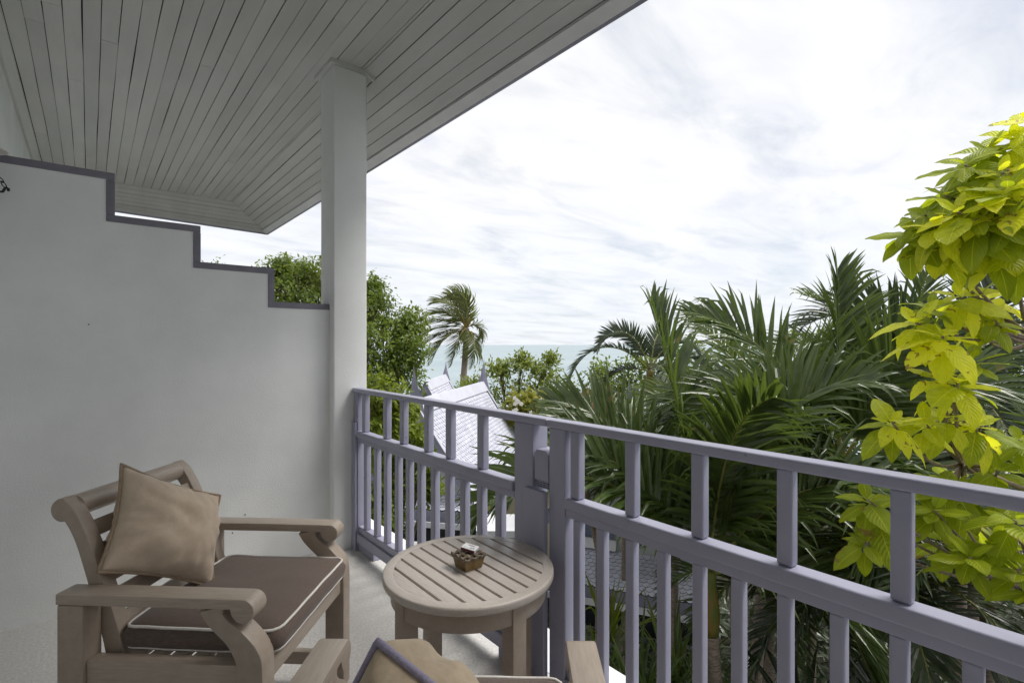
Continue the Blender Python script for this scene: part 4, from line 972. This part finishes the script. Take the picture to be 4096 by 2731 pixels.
# ------------------------------------------------------------------ broadleaf trees and bushes
def leaf_blade(V, F, p, d, nrm, ln, wd, bend=.25):
    x_ = d.cross(nrm)
    if x_.length < 1e-4: x_ = d.cross(Vector((.3, .9, .1)))
    x_.normalize(); nn = x_.cross(d).normalized(); b = len(V)
    m = p + d * ln * .5 - nn * ln * bend * .12; tip = p + d * ln - nn * ln * bend * .4
    V += [p, m + x_ * wd * .5 + nn * wd * .12, m, m - x_ * wd * .5 + nn * wd * .12, tip]
    F += [(b, b + 2, b + 1), (b, b + 3, b + 2), (b + 1, b + 2, b + 4), (b + 2, b + 3, b + 4)]
def crown_tree(name, label, foot, blobs, leaf, lw, ntip, per, mat, cat='tree', group=None, trunk_r=.09, clump=.16, stemmat='bark', hang=.35, spread=1.0, fork=.45, extra=None):
    root = empty(name, foot); tag(root, label, cat, group); org = Vector(foot)
    top = Vector((0, 0, 0)); 
    for c, r in blobs: top += c
    top /= len(blobs); forkp = org.lerp(top, fork)
    V, F = tube_geo([q - org for q in bez(org, org.lerp(forkp, .5) + Vector((ru(-.1, .1), ru(-.1, .1), 0)), forkp, 8)], lambda t: trunk_r * (1 - .35 * t), 10); mk('trunk', V, F, M[stemmat], root, True)
    LV, LF = [], []
    for c, r in blobs:
        rr = r if isinstance(r, Vector) else Vector((r, r, r))
        bp = bez(forkp, forkp.lerp(c, .5) + UP * .15 * (c - forkp).length, c, 8)
        V, F = tube_geo([q - org for q in bp], lambda t: trunk_r * .55 * (1 - .75 * t) + .004, 7); 
        TVb, TFb = list(V), list(F)
        for _ in range(ntip):
            dv = rvec(); rad_ = rnd() ** .45
            e = c + Vector((dv.x * rr.x, dv.y * rr.y, dv.z * rr.z)) * rad_
            if rnd() < .16:
                s0 = bp[ru(4, 8).__int__()]
                v2, f2 = tube_geo([q - org for q in bez(s0, s0.lerp(e, .5) + UP * .08, e, 4)], lambda t: .011 * (1 - .7 * t) + .002, 5)
                bb = len(TVb); TVb += v2; TFb += [tuple(bb + k for k in f) for f in f2]
            outd = (e - c).normalized() if (e - c).length > 1e-4 else UP
            for _k in range(per):
                q = e + rvec() * clump * rnd() ** .6
                d = (outd * .6 + rvec() * spread + Vector((0, 0, -hang))).normalized()
                nn = (UP * .8 + outd * .3 + rvec() * .6).normalized()
                leaf_blade(LV, LF, q - org, d, nn, leaf * ru(.65, 1.2), lw * ru(.75, 1.15))
        mk('branch', TVb, TFb, M[stemmat], root, True)
    cr = mk('crown', LV, LF, M[mat], root); cr['kind'] = 'stuff'
    return root
def bl(u, v, w, r): return (at(u, v, w), r)
ft = at(1420, HYP, 11.9); ft.z = -4.8
crown_tree('garden_tree', 'leafy green tree behind the white column', ft, [
    bl(1500, 1240, 11.88, 0.55), bl(1475, 1380, 11.35, 0.72), bl(1590, 1330, 12.14, 0.55), bl(1640, 1290, 12.28, 0.39), bl(1640, 1400, 11.88, 0.49), bl(1520, 1480, 11.62, 0.72), bl(1600, 1490, 11.88, 0.55), bl(1400, 1450, 11.62, 0.78),
    bl(1280, 1130, 12.41, 0.65), bl(1180, 1200, 12.14, 0.72), bl(1120, 1130, 12.54, 0.55), bl(1230, 1250, 12.14, 0.78), bl(1340, 1260, 12.14, 0.78), bl(1130, 1080, 12.67, 0.33), bl(1220, 1100, 12.67, 0.39), bl(1490, 1160, 12.14, 0.33)],
    .125, .056, 95, 11, 'leaf_green', group='broadleaf garden trees', trunk_r=.14, clump=.21, hang=.6)
ft = at(880, HYP, 12.5); ft.z = -4.8
crown_tree('garden_tree', 'leafy tree top just showing over the stepped wall', ft, [bl(880, 1120, 12.5, .42), bl(1050, 1110, 12.6, .3), bl(960, 1150, 12.5, .4)], .09, .04, 70, 9, 'leaf_green', group='broadleaf garden trees', clump=.2)
ft = at(1560, HYP, 6.3); ft.z = -4.8
crown_tree('lime_shrub', 'yellow-green shrub behind the left end of the railing', ft, [
    bl(1490, 1590, 6.0, .30), bl(1560, 1600, 6.2, .26), bl(1615, 1640, 6.4, .14), bl(1500, 1720, 6.0, .34), bl(1590, 1690, 6.1, .30), bl(1540, 1850, 6.1, .34), bl(1640, 1760, 6.2, .22), bl(1500, 1980, 6.0, .34), bl(1600, 1900, 6.2, .25), bl(1700, 1860, 6.3, .14), bl(1720, 1950, 6.3, .12), bl(1480, 2080, 5.9, .3), bl(1560, 2090, 6.2, .25)],
    .085, .042, 60, 9, 'leaf_lime', cat='shrub', trunk_r=.05, clump=.10, fork=.6)
ft = at(2030, HYP, 17.0); ft.z = -4.8
crown_tree('sea_almond', 'fresh green spreading tree before the sea right of the coconut palm', ft, [
    bl(2000, 1482, 17, Vector((0.69, 0.69, 0.19))), bl(2090, 1462, 17, Vector((0.62, 0.62, 0.22))), bl(2180, 1482, 17, Vector((0.62, 0.62, 0.24))), bl(2010, 1562, 17, Vector((1.00, 1.00, 0.30))), bl(2120, 1542, 17, Vector((1.00, 1.00, 0.36))), bl(1930, 1587, 17, Vector((0.62, 0.62, 0.18))), bl(2180, 1602, 17, Vector((0.88, 0.88, 0.42))), bl(2230, 1542, 17, Vector((0.62, 0.62, 0.36))), bl(1880, 1542, 17, Vector((0.38, 0.38, 0.10))), bl(2000, 1474, 17, .12), bl(2090, 1442, 17, .14), bl(2205, 1438, 17, .12), bl(1870, 1588, 16.8, Vector((0.50, 0.50, 0.14)))],
    .15, .075, 52, 7, 'leaf_fresh', group='broadleaf garden trees', trunk_r=.055, clump=.30, hang=-.25)
ft = at(2130, HYP, 16.0); ft.z = -4.8
fr_ = crown_tree('frangipani_tree', 'golden-leaved frangipani with white flowers behind the top rail', ft, [bl(2080, 1618, 15.96, 0.41), bl(2150, 1628, 15.82, 0.43), bl(2050, 1678, 15.96, 0.41), bl(2130, 1688, 15.82, 0.47), bl(2200, 1608, 16.09, 0.27), bl(2205, 1678, 15.82, 0.38)],
    .26, .085, 60, 8, 'leaf_gold', group='broadleaf garden trees', trunk_r=.07, clump=.14, hang=-.1)
for i in range(16):
    p = at(ru(2040, 2190), ru(1585, 1665), 15.3) - fr_.location; V, F = [], []
    for k in range(5):
        a = k * 2 * math.pi / 5; leaf_blade(V, F, p, (RGT * math.cos(a) + UP * math.sin(a) - FWD * .4).normalized(), -FWD, .08, .06)
    mk('flower', V, F, M['petal'], fr_)

ft = at(2900, HYP, 15.5); ft.z = -4.8
crown_tree('garden_tree', 'dark background tree massed behind the garden palms', ft, [bl(2420, 1540, 15.5, .8), bl(2600, 1500, 15.5, .9), bl(2800, 1470, 15.8, 1.0), bl(3000, 1480, 15.5, 1.0), bl(3200, 1440, 15.8, 1.0), bl(3400, 1460, 15.5, 1.0), bl(2500, 1640, 15, .9), bl(2750, 1620, 15, 1.0), bl(3050, 1620, 15, 1.1), bl(3350, 1620, 15, 1.1)],
    .17, .09, 120, 9, 'leaf_green', group='broadleaf garden trees', trunk_r=.2, clump=.25)
ft = at(3850, HYP, 13.5); ft.z = -4.8
crown_tree('garden_tree', 'dark background tree behind the yellow-leaved tree', ft, [bl(3600, 1430, 13.5, .9), bl(3800, 1400, 13.5, .9), bl(4000, 1380, 13.5, 1.0), bl(3700, 1580, 13, 1.0), bl(3950, 1580, 13, 1.0), bl(4150, 1500, 13, 1.0), bl(3620, 1720, 12, .8), bl(3800, 1740, 12, .8), bl(4000, 1720, 12, .8)],
    .16, .085, 120, 9, 'leaf_green', group='broadleaf garden trees', trunk_r=.2, clump=.25)

# strap-leaved plants in the bed under the railing
def strap_plant(label, c, n, ln, wd, mat, group):
    root = empty('strap_plant', c); tag(root, label, 'plant', group)
    for k in range(n):
        a = k * 2.4 + ru(-.3, .3); el = ru(.6, 1.35); V, F = [], []
        d = cdir(math.cos(a) * math.cos(el), math.sin(el), math.sin(a) * math.cos(el))
        leaflet(V, F, Vector((ru(-.05, .05), ru(-.05, .05), 0)), d, UP if d.z < .95 else RGT, ln * ru(.7, 1.1), wd * ru(.8, 1.2), .06, Vector((0, 0, 0)), ru(.5, .8) if rnd() < .3 else 0, 7)
        mk('leaf', V, F, M[mat], root)
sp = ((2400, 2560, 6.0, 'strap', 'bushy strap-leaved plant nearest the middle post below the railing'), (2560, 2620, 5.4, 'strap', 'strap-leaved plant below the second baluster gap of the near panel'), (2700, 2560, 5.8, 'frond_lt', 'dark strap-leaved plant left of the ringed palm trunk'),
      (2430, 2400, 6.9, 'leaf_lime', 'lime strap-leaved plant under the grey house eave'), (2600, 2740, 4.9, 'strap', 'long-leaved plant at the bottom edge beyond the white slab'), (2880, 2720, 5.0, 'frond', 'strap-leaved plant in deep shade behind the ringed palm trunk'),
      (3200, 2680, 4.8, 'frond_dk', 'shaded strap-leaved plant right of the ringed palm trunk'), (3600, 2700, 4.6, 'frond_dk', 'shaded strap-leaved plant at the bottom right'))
for (u_, v_, w_, mt, lb) in sp:
    c = at(u_, v_, w_); c.z -= .55
    if c.z < -4.75: c.z = -4.75
    strap_plant(lb, c, 30, 1.0, .05, mt, 'strap-leaved bed plants')

# ------------------------------------------------------------------ near tree with large yellow-green leaves
def big_leaf(name, mat, curl, cup, fold, seed):
    nu, nv = 12, 6; V, F, U = [], [], []
    for i in range(nu + 1):
        t = i / nu
        w = .5 * (math.sin(math.pi * min(1, t ** .85)) ** .75) * (1 - .15 * (1 - t)) * .60 + (.002 if i in (0, nu) else 0)
        if t < .10: w = .006 + t * .5
        zc_ = -curl * t * t
        for j in range(nv + 1):
            b = (j / nv) * 2 - 1
            wav = .012 * math.sin(t * 17 + seed + b * 1.2) * abs(b) ** 2
            V.append((t, b * w, zc_ + fold * abs(b) * w - cup * (b * w) ** 2 * 2 + wav)); U.append((t, b, 0))
    for i in range(nu):
        for j in range(nv): k_ = i * (nv + 1) + j; F.append((k_, k_ + nv + 1, k_ + nv + 2, k_ + 1))
    me = bpy.data.meshes.new(name); me.from_pydata(V, [], F); me.update(); me.polygons.foreach_set('use_smooth', [True] * len(F))
    at2 = me.attributes.new('leafuv', 'FLOAT_VECTOR', 'POINT'); at2.data.foreach_set('vector', [c for u in U for c in u]); me.materials.append(mat); return me
LY = [big_leaf('leaf', M['leaf_yellow'], c, .4, f, s) for c, f, s in ((.12, .25, 0), (.25, .2, 1.3), (.45, .3, 2.6), (.18, .5, 3.9), (.30, .1, 5.0), (.02, .35, 6.1), (.6, .25, 7.7), (.35, .6, 8.8))]
LM = [big_leaf('leaf', M['leaf_mid'], c, .4, f, s) for c, f, s in ((.15, .25, 0.5), (.28, .2, 1.8), (.40, .3, 3.1))]
yfoot = at(4300, HYP, 4.0); yfoot.z = -4.8
yt = empty('yellow_leaf_tree', yfoot); tag(yt, 'large-leaved yellow-green tree at the right edge close to the railing', 'tree', 'broadleaf garden trees')
yorg = Vector(yt.location); Yinv = Matrix.Translation(yorg).inverted()
stuffV, stuffF, stuffU = [], [], []; nleaf = [0]
def put_leaf(p, d, nrm, ln, young):
    x_ = d.normalized(); y_ = nrm.cross(x_)
    if y_.length < 1e-3: y_ = UP.cross(x_)
    y_.normalize(); z_ = x_.cross(y_); q = p - yorg; s = ln; sw = ln * ru(.88, 1.12)
    m = Matrix(((x_.x * s, y_.x * sw, z_.x * s, q.x), (x_.y * s, y_.y * sw, z_.y * s, q.y), (x_.z * s, y_.z * sw, z_.z * s, q.z), (0, 0, 0, 1)))
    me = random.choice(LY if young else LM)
    if nleaf[0] < 300: inst('leaf', me, yt, m); nleaf[0] += 1
    else:
        b = len(stuffV); stuffV.extend(m @ v.co for v in me.vertices); stuffF.extend(tuple(b + k for k in pl.vertices) for pl in me.polygons)
        stuffU.extend(tuple(a.vector) for a in me.attributes['leafuv'].data)
def rosette(u, v, w, ln, n=11, axis=None, young=.75, tilt=.0):
    c = at(u, v, w); ax = (axis or (UP + RGT * ru(-.45, .1) - FWD * ru(0, .5))).normalized()
    sx = ax.cross(RGT if abs(ax.dot(RGT)) < .9 else FWD).normalized(); sy = ax.cross(sx); a0 = ru(0, 6.28)
    for k in range(n):
        a = a0 + k * 2.39996; f = k / n; el = math.radians(58 - 92 * f ** .8 + ru(-8, 8))
        d = (sx * math.cos(a) + sy * math.sin(a)) * math.cos(el) + ax * math.sin(el); d = (d + Vector((0, 0, -.22 * f))).normalized()
        nn = (ax * math.cos(el) - (sx * math.cos(a) + sy * math.sin(a)) * math.sin(el))
        if nn.dot(UP) < 0 and el < .6: nn = -nn
        nn = (nn + UP * .35 + rvec() * .18).normalized()
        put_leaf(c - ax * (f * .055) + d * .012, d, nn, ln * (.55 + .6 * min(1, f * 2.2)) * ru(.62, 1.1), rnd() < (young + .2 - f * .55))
    return c
ros = [ # cluster at head height
    (3835, 1185, 3.2, .235, 12), (3660, 1290, 3.15, .22, 11), (3770, 1345, 3.0, .235, 13), (3950, 1195, 3.3, .22, 10), (3900, 1290, 3.35, .22, 9),
    (3830, 1530, 3.0, .235, 12), (3740, 1500, 3.1, .18, 7), (3570, 1690, 3.05, .235, 12), (3700, 1690, 3.1, .20, 9), (3780, 1670, 3.2, .22, 10), (3910, 1700, 3.2, .22, 10),
    # upper mass
    (4010, 690, 2.75, .235, 12), (3960, 800, 2.7, .235, 12), (3830, 850, 2.75, .23, 11), (3740, 900, 2.85, .22, 11), (4060, 560, 2.85, .235, 11), (4080, 820, 2.6, .235, 11), (3900, 740, 2.9, .22, 10), (3990, 940, 2.75, .22, 10), (3860, 960, 2.85, .22, 10), (4090, 960, 2.7, .22, 10), (3770, 980, 2.95, .20, 9), (4110, 690, 2.7, .23, 10), (4120, 480, 2.8, .22, 8), (3690, 960, 3.0, .19, 8),
    (3700, 860, 2.95, .22, 12), (3640, 930, 3.0, .20, 10), (3780, 780, 2.9, .23, 12), (3860, 660, 2.9, .22, 11), (3950, 600, 2.95, .22, 11), (4030, 760, 2.65, .23, 12), (3900, 880, 2.7, .23, 12), (4040, 880, 2.6, .23, 12), (3970, 1000, 2.85, .21, 10), (4080, 1020, 2.8, .21, 9),
    (3980, 1280, 3.2, .21, 9), (3720, 1230, 3.2, .20, 9), (3890, 1440, 3.1, .21, 9),
    # below the top rail
    (3470, 2000, 3.0, .215, 10), (3510, 2080, 3.05, .22, 9), (3460, 2170, 3.0, .18, 6), (3740, 2040, 3.1, .22, 10), (3880, 2230, 2.9, .225, 10), (3960, 2190, 2.95, .22, 8), (4060, 2080, 2.9, .225, 10), (4070, 2280, 2.8, .22, 9), (3780, 1950, 3.2, .21, 9), (3640, 1980, 3.25, .2, 8), (3990, 1880, 3.2, .21, 10), (4080, 1760, 3.2, .21, 9), (4000, 1780, 3.4, .2, 8)]
cs_ = []
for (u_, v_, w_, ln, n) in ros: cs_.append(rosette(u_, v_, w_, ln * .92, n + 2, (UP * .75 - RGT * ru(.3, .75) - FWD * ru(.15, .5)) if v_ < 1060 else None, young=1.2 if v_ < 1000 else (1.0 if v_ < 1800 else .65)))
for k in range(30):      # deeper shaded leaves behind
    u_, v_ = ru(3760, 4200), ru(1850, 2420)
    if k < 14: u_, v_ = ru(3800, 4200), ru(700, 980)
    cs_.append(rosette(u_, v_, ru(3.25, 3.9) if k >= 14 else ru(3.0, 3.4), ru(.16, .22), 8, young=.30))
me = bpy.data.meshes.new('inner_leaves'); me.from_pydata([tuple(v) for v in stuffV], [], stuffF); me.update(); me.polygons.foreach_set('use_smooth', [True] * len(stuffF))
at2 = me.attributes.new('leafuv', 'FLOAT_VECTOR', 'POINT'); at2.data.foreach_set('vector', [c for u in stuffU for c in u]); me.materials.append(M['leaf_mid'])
so_ = bpy.data.objects.new('inner_leaves', me); COL.objects.link(so_); so_.parent = yt; so_['kind'] = 'stuff'
# limbs: one main stem outside the frame, limbs reaching the rosettes
stem = bez(yfoot, at(4250, 2300, 3.7), at(4330, 900, 3.3), 12)
V, F = tube_geo([p - yorg for p in stem], lambda t: .085 * (1 - .7 * t), 10); mk('trunk', V, F, M['bark_pale'], yt, True)
hubs = [at(4150, 1350, 3.5), at(4180, 1800, 3.5), at(4150, 2350, 3.4), at(4220, 850, 3.1), at(3850, 1850, 3.5)]
for h in hubs:
    s0 = min(stem, key=lambda p: (p - h - Vector((0, 0, -.35))).length); V, F = tube_geo([p - yorg for p in bez(s0, s0.lerp(h, .5) - UP * .05, h, 7)], lambda t: .030 * (1 - .5 * t), 8); mk('limb', V, F, M['bark_pale'], yt, True)
for c in cs_:
    h = min(hubs, key=lambda p: (p - c).length + (.5 if p.z > c.z else 0)); midp = h.lerp(c, .55) - UP * (.10 + .1 * rnd()) + rvec() * .06
    V, F = tube_geo([p - yorg for p in bez(h, midp, c, 8)], lambda t: .012 * (1 - .6 * t) + .002, 6); mk('branch', V, F, M['bark_pale'], yt, True)

# ------------------------------------------------------------------ leafy ground cover in the shaded bed
V, F = [], []
for k in range(5200):
    u_, w_ = ru(2250, 4700), 3.2 + 8.5 * rnd() ** .8
    p = at(u_, HYP, w_); p.z = -4.8 + ru(.02, .55)
    if p.x < 1.9: continue
    leaf_blade(V, F, p, Vector((ru(-1, 1), ru(-1, 1), ru(-.1, .9))).normalized(), (UP + rvec() * .5).normalized(), ru(.25, .55), ru(.07, .14), .5)
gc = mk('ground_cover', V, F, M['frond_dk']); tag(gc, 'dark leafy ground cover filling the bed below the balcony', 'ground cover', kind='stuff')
